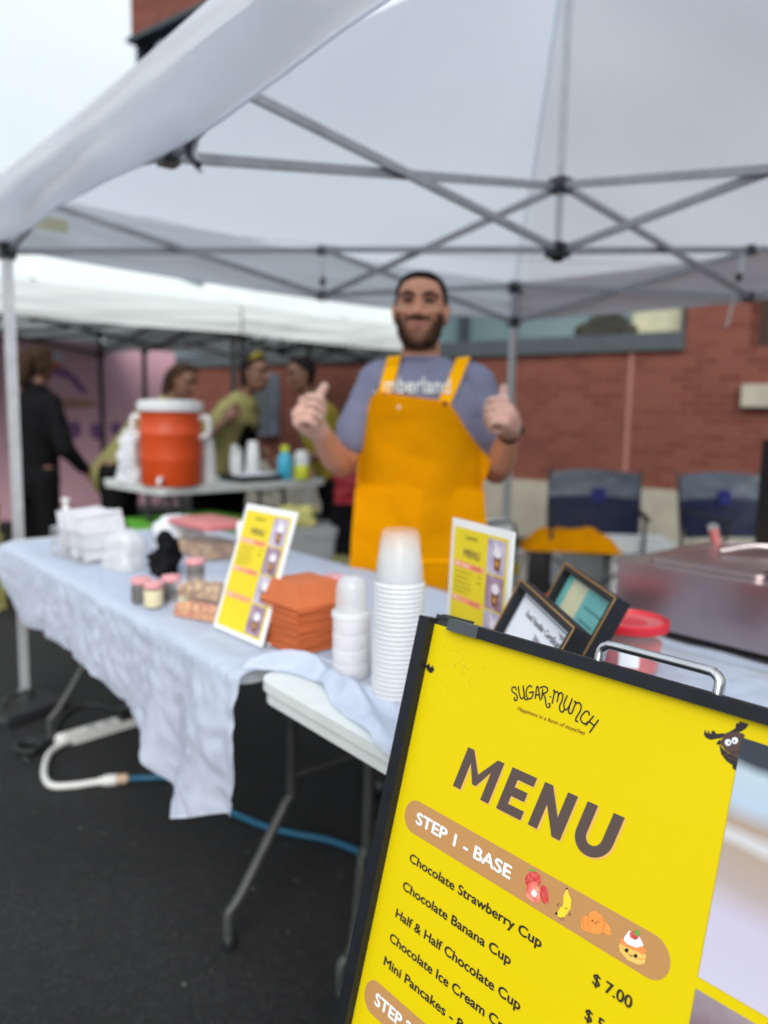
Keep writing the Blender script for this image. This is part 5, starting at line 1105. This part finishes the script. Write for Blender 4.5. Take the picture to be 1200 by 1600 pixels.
    for s_ in (-1, 1): tr.limb([(.015+s_*.085, .02, .84), (.015+s_*.095, .012, .46), (.015+s_*.10, .03, .10)], [.098, .076, .066], 14, 6)
    link('trousers', remesh(tr, .012, 4), 'trouser', o)
    for s_ in (-1, 1): MB().limb([(.015+s_*.10, .045, .046), (.015+s_*.105, -.06, .040), (.015+s_*.112, -.15, .036)], [.050, .050, .042], 12, 4).build('shoe', 'blackplastic', o)
vendor()
def helper(label, loc, rz, H, lean, headyaw, shirt, bottom, hairm, arms, long_hair=0, apron=None, cap=None, sleeve=.5, headtilt=.2, skin='skin2'):
    """a person standing behind: lean bends the upper body forward (towards -y); arms = two (elbow, wrist) pairs in local metres"""
    hip = V((0, 0, .50*H)); up = V((0, -math.sin(lean), math.cos(lean))); chest = hip+up*.26*H; neck = hip+up*.335*H; hd = neck+(up*.7+V((0, 0, .3))).normalized()*.105*H+V((0, -.02, 0))
    b = MB(); hh = .135*H
    m, k, q = head_mesh(b, hd, hh, headyaw, headtilt)
    b.limb([chest, neck, hd-up*.02], [.06, .045, .045], 14, 4)
    b.limb([hip, hip+up*.13*H, chest], [.115, .10, .11], 18, 5)
    sh = [chest+V((s_*.155, 0, .0))+up*.03*H for s_ in (-1, 1)]
    for s_, (e, w) in zip(sh, arms):
        e, w = V(e), V(w); b.limb([s_, s_.lerp(e, .5), e], [.046, .041, .034], 12, 5).limb([e, e.lerp(w, .4), w], [.034, .035, .023], 12, 5)
        d = (w-e).normalized(); hand_mesh(b, w, d, V((0, 0, 1)) if abs(d.z) < .8 else V((0, -1, 0)), .9, False, V((0, -.3, -1)) if abs(d.z) < .8 else V((1, 0, 0)))
    for s_ in (-1, 1): b.limb([(s_*.08, 0, .50*H), (s_*.085, -.01, .27*H), (s_*.09, .02, .05*H)], [.085, .055, .038], 12, 5).limb([(s_*.09, .03, .035), (s_*.10, -.13, .03)], [.04, .032], 10, 3)
    me = remesh(b, .009, 3); o = link('person', me, skin); place(o, loc, rz); tag(o, label, 'person')
    t = MB(); t.limb([hip-up*.04*H, hip+up*.10*H, chest, chest+up*.045*H], [.150, .135, .150, .105], 20, 5)
    for s_, (e, w) in zip(sh, arms): t.limb([s_*.9+chest*.1, s_.lerp(V(e), sleeve)], [.068, .062], 14, 4)
    if sleeve >= 1:
        for e, w in arms: t.limb([V(e), V(e).lerp(V(w), .92)], [.056, .042], 12, 4)
    ts = remesh(t, .011, 4)
    for v in ts.vertices: v.co += v.normal*(noise.noise(v.co*9)*.010)
    link('shirt', ts, shirt, o)
    tr = MB(); tr.limb([(0, 0, .44*H), hip+up*.03*H], [.135, .14], 16, 4)
    for s_ in (-1, 1): tr.limb([(s_*.08, 0, .48*H), (s_*.088, -.01, .27*H), (s_*.092, .02, .06*H)], [.105, .075, .06], 12, 5)
    link('trousers', remesh(tr, .013, 3), bottom, o)
    inv = m.inverted()
    def hair(c):
        d = inv @ c; x, y, t_ = d.x/k, d.y/k, d.z/hh+.5
        if t_ < 0 or t_ > 1.1 or abs(x) > 1.1 or abs(y) > 1.3: return False
        return t_ > .80-.5*(y+.35) if y < .1 else t_ > .12
    hs = shell(me, hair, .014, .012)
    if long_hair:
        hs.limb([q(.1, .80, .75), q(.25, 1.15, .45), q(.35, 1.25, .05), q(.30, 1.05, -.40*long_hair)], [.045, .060, .055, .02], 12, 5)
    hs.build('hair', hairm, o)
    for s_ in (-1, 1):
        MB().limb([q(s_*.20, -.83, .57), q(s_*.45, -.76, .57)], [.045*k, .045*k], 8, 3).build('eye', 'eye', o); MB().limb([q(s_*.15, -.91, .66), q(s_*.55, -.73, .65)], [.035*k, .03*k], 8, 3).build('eyebrow', 'hair', o)
    MB().limb([q(-.18, -.87, .26), q(0, -.94, .255), q(.18, -.87, .26)], [.025*k, .05*k, .025*k], 8, 3).build('lips', 'lip', o)
    if apron:
        f = MB().grid(lambda u, v: hip+up*(.22*H*v-.18*H*(1-v)*0)+V(((u-.5)*.26*(1.15-.3*v), -.150-.015*math.cos((u-.5)*3), -.28*H*(1-v)*(1-v))), 14, 20); f.thick(.004); f.build('apron', apron, o)
    if cap: cap(o, q, k)
    return o
# woman with the ponytail, bending over the far table
helper('woman with brown ponytail in olive T-shirt bending beside the red drinks cooler', (-1.80, 1.09, 0), FACE+R(84), 1.68, R(40), R(-20), 'olive', 'black_cloth', 'brownhair',
       [((-.20, -.42, .98), (-.16, -.50, .80)), ((.22, -.40, .96), (.12, -.52, .80))], 1, None, None, .55, .35)
def band(o, q, k): MB().limb([q(-.66, -.0, .86), q(-.3, -.20, 1.03), (q(.3, -.20, 1.03)), q(.66, -.0, .86)], [.012, .018, .018, .012], 10, 5).build('head_scarf', 'yellowtee', o)
helper('woman in olive T-shirt and black apron with yellow head scarf, in the middle', (-1.38, 1.56, 0), FACE+R(72), 1.66, R(28), R(-10), 'olive', 'black_cloth', 'hair',
       [((-.27, -.06, 1.02), (-.22, -.24, 1.18)), ((.24, -.16, 1.0), (.06, -.33, .98))], 0, 'black_cloth', band, .55, .1)
helper('woman in bright yellow T-shirt and black trousers, nearest the man', (-.80, 2.20, 0), FACE+R(-75), 1.62, R(20), R(10), 'yellowtee', 'black_cloth', 'hair',
       [((-.24, -.10, .98), (-.20, -.30, .92)), ((.23, -.10, .98), (.10, -.30, .94))], 0, None, None, .55, .25)
helper('person in dark jacket and trousers with dark hair at the far left', (-2.02, .62, 0), FACE+R(150), 1.62, R(4), R(10), 'black_cloth', 'black_cloth', 'brownhair',
       [((-.25, -.04, .98), (-.24, -.20, .84)), ((.25, -.04, .98), (.22, -.20, .86))], .6, None, None, 1.0, .1)

# ------------------------------------------------------------------ far table: cooler, cups, bottles
ZF = .824
def cooler():
    t = thing('drinks_cooler', 'big red orange drinks cooler with white lid on the far table', 'drinks cooler', (-.715, .985, ZF), R(48))
    r = .170
    MB().lathe([(r*.93, 0), (r*.96, .006), (r*.97, .135), (r*.985, .14), (r*.985, .15), (r*.985, .275), (r, .28), (r*1.0, .292), (r*.97, .30), (r*.97, .405), (r*.99, .41)], seg=48).build('cooler_body', 'orange', t)
    MB().lathe([(r*1.01, .405), (r*1.045, .41), (r*1.05, .45), (r*1.02, .462), (r*.7, .47), (.001, .472)], seg=48).build('lid', 'white', t)
    for s_ in (-1, 1):
        MB().tube([(s_*r*.95, 0, .37), (s_*r*1.2, 0, .375), (s_*r*1.26, 0, .34), (s_*r*1.22, 0, .28), (s_*r*.98, 0, .27)], .017, 10, 4).build('handle', 'white', t)
    MB().tube([(0, -r*.95, .045), (0, -r*1.2, .045), (0, -r*1.23, .02)], .012, 10, 3).build('tap', 'white', t)
cooler()
def cup_stack(x, y, n, lab_):
    root = thing('paper_cup', lab_, 'paper cup', (x, y, ZF), 0, 'white paper cups stacked on the far table')
    MB().lathe([(.043, 0), (.045, .002), (.044, .006), (.032, .10), (.031, .103), (.001, .103)], seg=20).build('cup_body', 'white', root)
    for i in range(1, n): dup(root, None, (x, y, ZF+i*.0125))
cup_stack(-.73, 1.215, 13, 'white paper cup nested in the tall stack right beside the cooler')
cup_stack(-1.13, 1.62, 9, 'white paper cup nested in the left stack between cooler and black tray')
cup_stack(-1.02, 1.68, 11, 'white paper cup nested in the middle stack above the black tray')
cup_stack(-1.22, 1.70, 8, 'white paper cup nested in the stack behind, in front of the women')
bag((-.99, .865, ZF), R(20), (.15, .12, .30), 'napkin', 'white paper sack standing left of the red drinks cooler', .025, 'paper_sack', 'sack', 11)
t_ = thing('serving_tray', 'black serving tray with papers on the far table', 'tray', (-.78, 1.53, ZF), R(7)); MB().rings([[V((x*s_, y*s_, z)) for x, y in rrect(-.12, -.17, .12, .17, .02, 4)] for s_, z in ((.9, 0), (1, .035), (1.03, .035), (.95, .012))]).build('tray_body', 'blackplastic', t_)
MB().box((.0, .02, .032), (.15, .22, .012)).bevel(.003).build('leaflets', 'paper', t_)
bottle('bottle', (-.72, 1.735, ZF), [(.040, 0), (.044, .006), (.044, .13), (.030, .16), (.022, .17)], 'aqua', [(.024, .17), (.026, .174), (.026, .205), (.02, .21), (.001, .21)], 'lime', 'aqua blue bottle with lime cap on the far table')
bottle('wipes_tub', (-.70, 1.845, ZF), [(.044, 0), (.048, .005), (.048, .085), (.046, .09)], 'lime', [(.048, .09), (.048, .145), (.040, .150), (.038, .175), (.018, .18), (.001, .18)], 'white', 'lime and white wipes tub at the end of the far table', 'tub')
t_ = thing('juice_carton', 'orange topped snack box at the corner of the far table', 'box', (-.77, 1.90, ZF), R(12)); MB().box((0, 0, .03), (.07, .10, .06)).bevel(.006).build('carton', 'redorange', t_); MB().box((0, 0, .066), (.074, .104, .012)).bevel(.004).build('carton_lid', 'yellowtee', t_)

# ------------------------------------------------------------------ pink panel, chairs and clutter behind
def pink_panel():
    t = thing('painted_panel', 'pink painted stall panel with a bird picture at the far left', 'panel', (-5.26, .2, 0), R(90))
    L_ = 2.75; x0 = -1.6
    MB().box((.52, 0, 1.02), (4.7, .05, 1.90)).bevel(.01).build('board', 'pinkpanel', t)
    MB().box((.52, .06, .10), (4.7, .12, .2)).build('plinth', 'darkgrey', t)
    def fl(pts, m, n_): MB().poly(pts, 0).xf(Matrix.Translation((1.0, -.028, 0)) @ Matrix.Rotation(R(90), 4, 'X')).build(n_, m, t, smooth=False)
    fl(ellp(.52, 1.80, .10, .05, 20), 'whitepaint', 'painted_cloud'); fl(ellp(.50, 1.70, .09, .035, 20), 'redorange', 'painted_crest')
    fl([(.18, 1.44), (.22, 1.60), (.34, 1.70), (.40, 1.66), (.30, 1.56), (.26, 1.46)], 'purple', 'painted_wing'); fl([(.42, 1.66), (.62, 1.68), (.76, 1.56), (.86, 1.42), (.78, 1.42), (.66, 1.56), (.5, 1.60)], 'purple', 'painted_wing')
    fl(ellp(.62, 1.30, .34, .055, 24), 'tanpaint', 'painted_branch')
    for i in range(4): fl(ellp(.70+.24*i, 1.02-.02*(i % 2), .075, .10, 14, .4*i), 'purple', 'painted_flower')
pink_panel()
def camp_chair(loc, rz, lab):
    t = thing('camp_chair', lab, 'camp chair', loc, rz, 'folding camp chairs by the brick wall')
    w = .54; zs, zb = .42, .88
    def bk(u, v):
        x = (u-.5)*w*(1.04+.06*math.sin(math.pi*v)); z = zs+.05+(zb-zs-.05)*v; y = .20+.10*v+.05*math.sin(math.pi*u)-.02*v*math.sin(math.pi*u)
        return V((x, y+.006*noise.noise(V((u*6, v*6, 0))), z+.02*math.sin(math.pi*u)*v))
    lo = MB().grid(lambda u, v: bk(u, v*.60), 18, 12); lo.thick(.006); lo.build('lower_back', 'navy', t)
    hi = MB().grid(lambda u, v: bk(u, .60+v*.40)+V((0, -.004, 0)), 18, 10); hi.thick(.008); hi.build('upper_back', 'steelblue', t)
    pch = MB().grid(lambda u, v: bk(.47+.16*u, .50+.22*v)+V((0, -.018, 0)), 6, 6); pch.thick(.004); pch.build('pocket_patch', 'badge', t)
    se = MB().grid(lambda u, v: V(((u-.5)*w, -.24+.46*v, zs-.05*math.sin(math.pi*u)*math.sin(math.pi*v)+.01)), 14, 14); se.thick(.006); se.build('seat', 'navy', t)
    for s_ in (-1, 1):
        MB().tube([(s_*w*.54, .32, zb+.02), (s_*w*.53, .22, zs), (s_*w*.50, .20, .0)], .012, 10).build('back_post', 'tube', t)
        MB().tube([(s_*w*.50, -.24, zs+.22), (s_*w*.50, -.24, .0)], .011, 10).build('front_post', 'tube', t)
        MB().tube([(s_*w*.50, -.24, .03), (s_*w*.50, .20, zs-.02)], .009, 8).build('side_brace', 'tube', t)
        MB().tube([(s_*w*.50, -.24, zs-.02), (s_*w*.50, .20, .04)], .009, 8).build('side_brace', 'tube', t)
        MB().tube([(s_*w*.52, .24, zs+.23), (s_*w*.52, 0, zs+.23), (s_*w*.52, -.27, zs+.225)], .022, 10, 4, flat=.45).build('armrest', 'blackplastic', t)
    MB().tube([(-w*.5, -.24, .04), (w*.5, -.24, zs-.02)], .009, 8).build('front_brace', 'tube', t); MB().tube([(w*.5, -.245, .04), (-w*.5, -.245, zs-.02)], .009, 8).build('front_brace', 'tube', t)
camp_chair((.51, 3.26, 0), FACE+R(-12), 'navy camp chair with grey blue top holding the folded orange apron')
camp_chair((1.12, 3.97, 0), FACE+R(8), 'navy camp chair with grey blue top at the right, beside the black speaker')
def folded_apron():
    def f(u, v):
        x = (u-.5)*.60; y = (v-.5)*.32; r_ = max(0, 1-(abs(2*u-1))**4)*max(0, 1-(abs(2*v-1))**4)
        return V((x, y, .11*r_+.045*noise.noise(V((u*5, v*4, 2)))*r_+.02*abs(noise.noise(V((u*14, v*9, 5))))*r_))
    mb = MB().grid(f, 48, 32); mb.thick(.004); o = mb.build('folded_apron', 'apron', None, ang=80); o.location = (.455, 3.08, .43); o.rotation_euler = (0, 0, FACE+R(-8)); tag(o, 'crumpled orange yellow apron lying on the left camp chair', 'apron')
folded_apron()
def foam_box(loc, rz, d, lab):
    t = thing('foam_box', lab, 'foam box', loc, rz, 'white foam boxes along the wall'); w, l, h = d
    MB().box((0, 0, h*.42), (w, l, h*.84)).bevel(.014, 3).build('box_body', 'foam', t); MB().box((0, 0, h*.92), (w*1.03, l*1.03, h*.15)).bevel(.016, 3).build('box_lid', 'foam', t)
foam_box((.16, 2.66, 0), FACE, (.24, .22, .60), 'tall white foam box left of the orange apron chair')
foam_box((-.02, 2.98, 0), FACE+R(10), (.28, .26, .36), 'low white foam box behind the tall foam box')
foam_box((.72, 3.42, 0), FACE+R(-6), (.36, .30, .50), 'white foam box between the two camp chairs')
foam_box((.52, 3.70, 0), FACE+R(4), (.30, .28, .46), 'white foam box behind the orange apron chair')
foam_box((1.20, 3.34, 0), FACE+R(12), (.30, .30, .42), 'white foam box in front of the right camp chair')
foam_box((.02, 3.9, 0), FACE, (.5, .35, .4), 'long white foam box against the wall')
bag((.13, 2.46, 0), FACE, (.26, .22, .30), 'blackplastic', 'black rubbish bag on the ground right of the man', .04, 'rubbish_bag', 'bag', 21)
bag((.34, 2.34, 0), FACE, (.24, .2, .22), 'foam', 'white carrier bag on the ground beside the black rubbish bag', .04, 'carrier_bag', 'bag', 23)
bag((-.05, 2.30, .0), FACE, (.26, .18, .74), 'red', 'tall red holdall standing behind the man', .03, 'holdall', 'bag', 31)
def dolly():
    t = thing('hand_truck', 'dark folding hand truck with grey wheels on the ground behind the man', 'hand truck', (.36, 2.58, 0), FACE+R(15))
    for s_ in (-1, 1):
        w_ = MB().lathe([(.045, -.02), (.085, -.022), (.10, -.012), (.10, .012), (.085, .022), (.045, .02)], seg=28).xf(Matrix.Translation((s_*.13, 0, .10)) @ Matrix.Rotation(R(90), 4, 'Y')).build('wheel', 'blackplastic', t)
        MB().lathe([(.044, -.023), (.044, .023)], seg=20).xf(Matrix.Translation((s_*.13, 0, .10)) @ Matrix.Rotation(R(90), 4, 'Y')).build('wheel_hub', 'grey', w_)
        MB().tube([(s_*.10, .02, .10), (s_*.10, .08, .55)], .011, 10).build('upright', 'tube', t)
    MB().tube([(-.13, 0, .10), (.13, 0, .10)], .010, 10).build('axle', 'tube', t); MB().tube([(-.10, .08, .55), (-.08, .09, .60), (.08, .09, .60), (.10, .08, .55)], .011, 10, 3).build('handle', 'tube', t)
    MB().box((0, -.09, .012), (.26, .20, .01)).bevel(.003).build('toe_plate', 'tube', t); MB().box((.02, .03, .33), (.20, .012, .07)).bevel(.004).build('warning_plate', 'yellowtee', t)
dolly()
def speaker():
    t = thing('loudspeaker', 'tall black loudspeaker at the right edge', 'loudspeaker', (1.93, 2.90, 0), FACE+R(-4))
    MB().box((0, 0, .60), (.38, .34, 1.10)).bevel(.02, 3).build('cabinet', 'blackplastic', t); MB().box((0, -.176, .60), (.33, .012, 1.02)).bevel(.004).build('grille', 'black_cloth', t)
    for x in (-.14, .14):
        for y in (-.12, .12): MB().lathe([(.022, 0), (.022, .05)], (x, y, 0), 14).build('foot', 'blackplastic', t)
speaker()
# under and beside the far table, behind the man
t_ = thing('storage_cart', 'grey plastic storage bin under the end of the far table', 'storage bin', (-.56, 1.78, 0), FACE); MB().rings([[V((x*s_, y*s_, z)) for x, y in rrect(-.20, -.15, .20, .15, .03, 4)] for s_, z in ((.85, 0), (1, .50), (1.05, .50), (1.05, .53), (.96, .53), (.85, .04))]).build('bin_body', 'grey', t_); MB().rings([[V((x*s_, y*s_, z)) for x, y in rrect(-.20, -.15, .20, .15, .03, 4)] for s_, z in ((1.06, .53), (1.06, .555), (.9, .565))]).build('bin_lid', 'grey', t_)
bag((-.52, 1.70, .567), FACE, (.22, .16, .12), 'paleyellow', 'pale yellow cloth heaped on the grey storage bin', .04, 'cloth_heap', 'cloth', 41)
t_ = thing('crate', 'bright green plastic crate under the far table', 'crate', (-.92, 1.18, 0), R(8)); MB().rings([[V((x*s_, y*s_, z)) for x, y in rrect(-.20, -.30, .20, .30, .02, 3)] for s_, z in ((.92, 0), (1, .58), (1.03, .58), (1.03, .60), (.95, .60), (.9, .03))]).build('crate_body', 'green', t_)
for s_ in (-1, 1): MB().tube([(-.06, s_*.305, .50), (0, s_*.318, .51), (.06, s_*.305, .50)], .008, 8, 3).build('handle', 'green', t_)
t_ = thing('crate', 'dark green plastic crate on the ground behind the man', 'crate', (-.02, 1.62, 0), FACE); MB().rings([[V((x*s_, y*s_, z)) for x, y in rrect(-.24, -.16, .24, .16, .02, 3)] for s_, z in ((.92, 0), (1, .28), (1.03, .28), (1.03, .30), (.95, .30), (.9, .03))]).build('crate_body', 'darkgreen', t_)
for s_ in (-1, 1): MB().tube([(s_*.245, -.05, .22), (s_*.258, 0, .23), (s_*.245, .05, .22)], .008, 8, 3).build('handle', 'darkgreen', t_)
bag((-.36, 2.02, 0), FACE, (.34, .26, .72), 'black_cloth', 'black duffel bag standing between the far table and the man', .04, 'duffel_bag', 'bag', 51)
bag((-.34, 1.98, .70), FACE, (.22, .16, .20), 'red', 'small red bag on top of the black duffel bag', .03, 'shoulder_bag', 'bag', 53)
bag((-.20, 1.84, 0), FACE+R(30), (.18, .14, .40), 'foam', 'white carrier bag in front of the black duffel bag', .03, 'carrier_bag', 'bag', 57)
bag((-.12, 1.75, .3), FACE, (.22, .16, .12), 'olive', 'olive cloth lying on the dark green crate', .03, 'cloth_heap', 'cloth', 59)
bag((-1.78, .235, .0), FACE, (.20, .18, .82), 'paleyellow', 'pale yellow cloth bag standing at the far left edge', .04, 'cloth_bag', 'bag', 61)
t_ = thing('bench', 'dark low bench in front of the pink painted panel', 'bench', (-2.5, 1.2, 0), R(80)); MB().box((0, 0, .46), (1.2, .34, .05)).bevel(.008).build('seat', 'darkgrey', t_)
for x in (-.5, .5): MB().box((x, 0, .22), (.05, .30, .43)).bevel(.006).build('leg', 'tube', t_)

# ------------------------------------------------------------------ power strip and cords on the ground
def cords():
    t = thing('power_strip', 'white power strip lying on the asphalt under the table', 'power strip', (.50, .155, 0), math.atan2(.41, -.05))
    MB().box((0, 0, .020), (.27, .055, .036)).bevel(.010, 3).build('strip_body', 'cordwhite', t); MB().lathe([(.018, 0), (.026, .02), (.027, .05), (.02, .06)], seg=16).xf(Matrix.Translation((-.125, 0, .022)) @ Matrix.Rotation(R(-90), 4, 'Y')).build('strip_end', 'cordwhite', t)
    for i in range(3): MB().box((-.05+.06*i, 0, .0385), (.034, .03, .004)).bevel(.002).build('socket', 'grey', t)
    MB().box((.08, -.005, .058), (.05, .045, .045)).bevel(.008).build('plug', 'blackplastic', t)
    c = MB().tube([(.53, .01, .02), (.56, -.05, .012), (.63, -.095, .011), (.75, -.135, .011), (.835, -.135, .011), (.875, -.08, .011), (.90, -.02, .013), (.925, .02, .016)], .0115, 12, 6); tag(c.build('white_cord', 'cordwhite'), 'white cord curving from the power strip to the blue cord', 'cord')
    p = thing('cord_plug', 'white and beige plug joining the white and blue cords', 'plug', (.925, .03, .016), math.atan2(.08, .035))
    MB().lathe([(.012, -.045), (.019, -.02), (.019, .012), (.015, .014)], seg=16).xf(Matrix.Rotation(R(90), 4, 'Y')).build('plug_body', 'cordwhite', p); MB().lathe([(.015, .014), (.017, .018), (.016, .045), (.011, .05)], seg=16).xf(Matrix.Rotation(R(90), 4, 'Y')).build('plug_end', 'beige', p)
    c = MB().tube([(.945, .075, .015), (.97, .13, .011), (1.01, .185, .010), (1.10, .205, .010), (1.235, .228, .010), (1.36, .25, .010), (1.485, .290, .010), (1.566, .336, .010), (1.66, .395, .010), (1.80, .435, .010), (2.0, .47, .010), (2.3, .50, .010)], .0098, 12, 6); tag(c.build('blue_cord', 'cordblue'), 'blue extension cord snaking under the tables', 'cord')
    c = MB().tube([(.45, .23, .06), (.43, .27, .05), (.36, .27, .012), (.26, .24, .010), (.20, .16, .012), (.30, .05, .010), (.45, -.02, .010), (.52, -.10, .010), (.575, -.155, .012), (.60, -.14, .010)], .006, 10, 6); tag(c.build('black_cord', 'blackplastic'), 'thin black cord running from the power strip past the tent leg', 'cord')
    w = thing('tent_weight', 'flat black weight beside the left tent leg', 'weight', (.12, -.04, 0), R(20)); MB().rings([[V((x*s_, y*s_, z)) for x, y in rrect(-.10, -.15, .10, .15, .03, 5)] for s_, z in ((1, 0), (1, .035), (.94, .045))]).build('weight_plate', 'blackplastic', w); MB().tube([(-.03, -.06, .04), (-.03, -.05, .075), (-.03, .05, .075), (-.03, .06, .04)], .009, 8, 3).build('handle', 'blackplastic', w)
    h = MB()
    for i in range(4):
        a = i*1.7; h.tube([(.50+.05*math.cos(a+j*1.05), -.12+.04*math.sin(a+j*1.05), .012+.006*((i+j) % 3)) for j in range(7)], .0065, 8, 4)
    tag(h.build('cord_heap', 'blackplastic'), 'small coiled heap of black cord on the asphalt', 'cord')
cords()
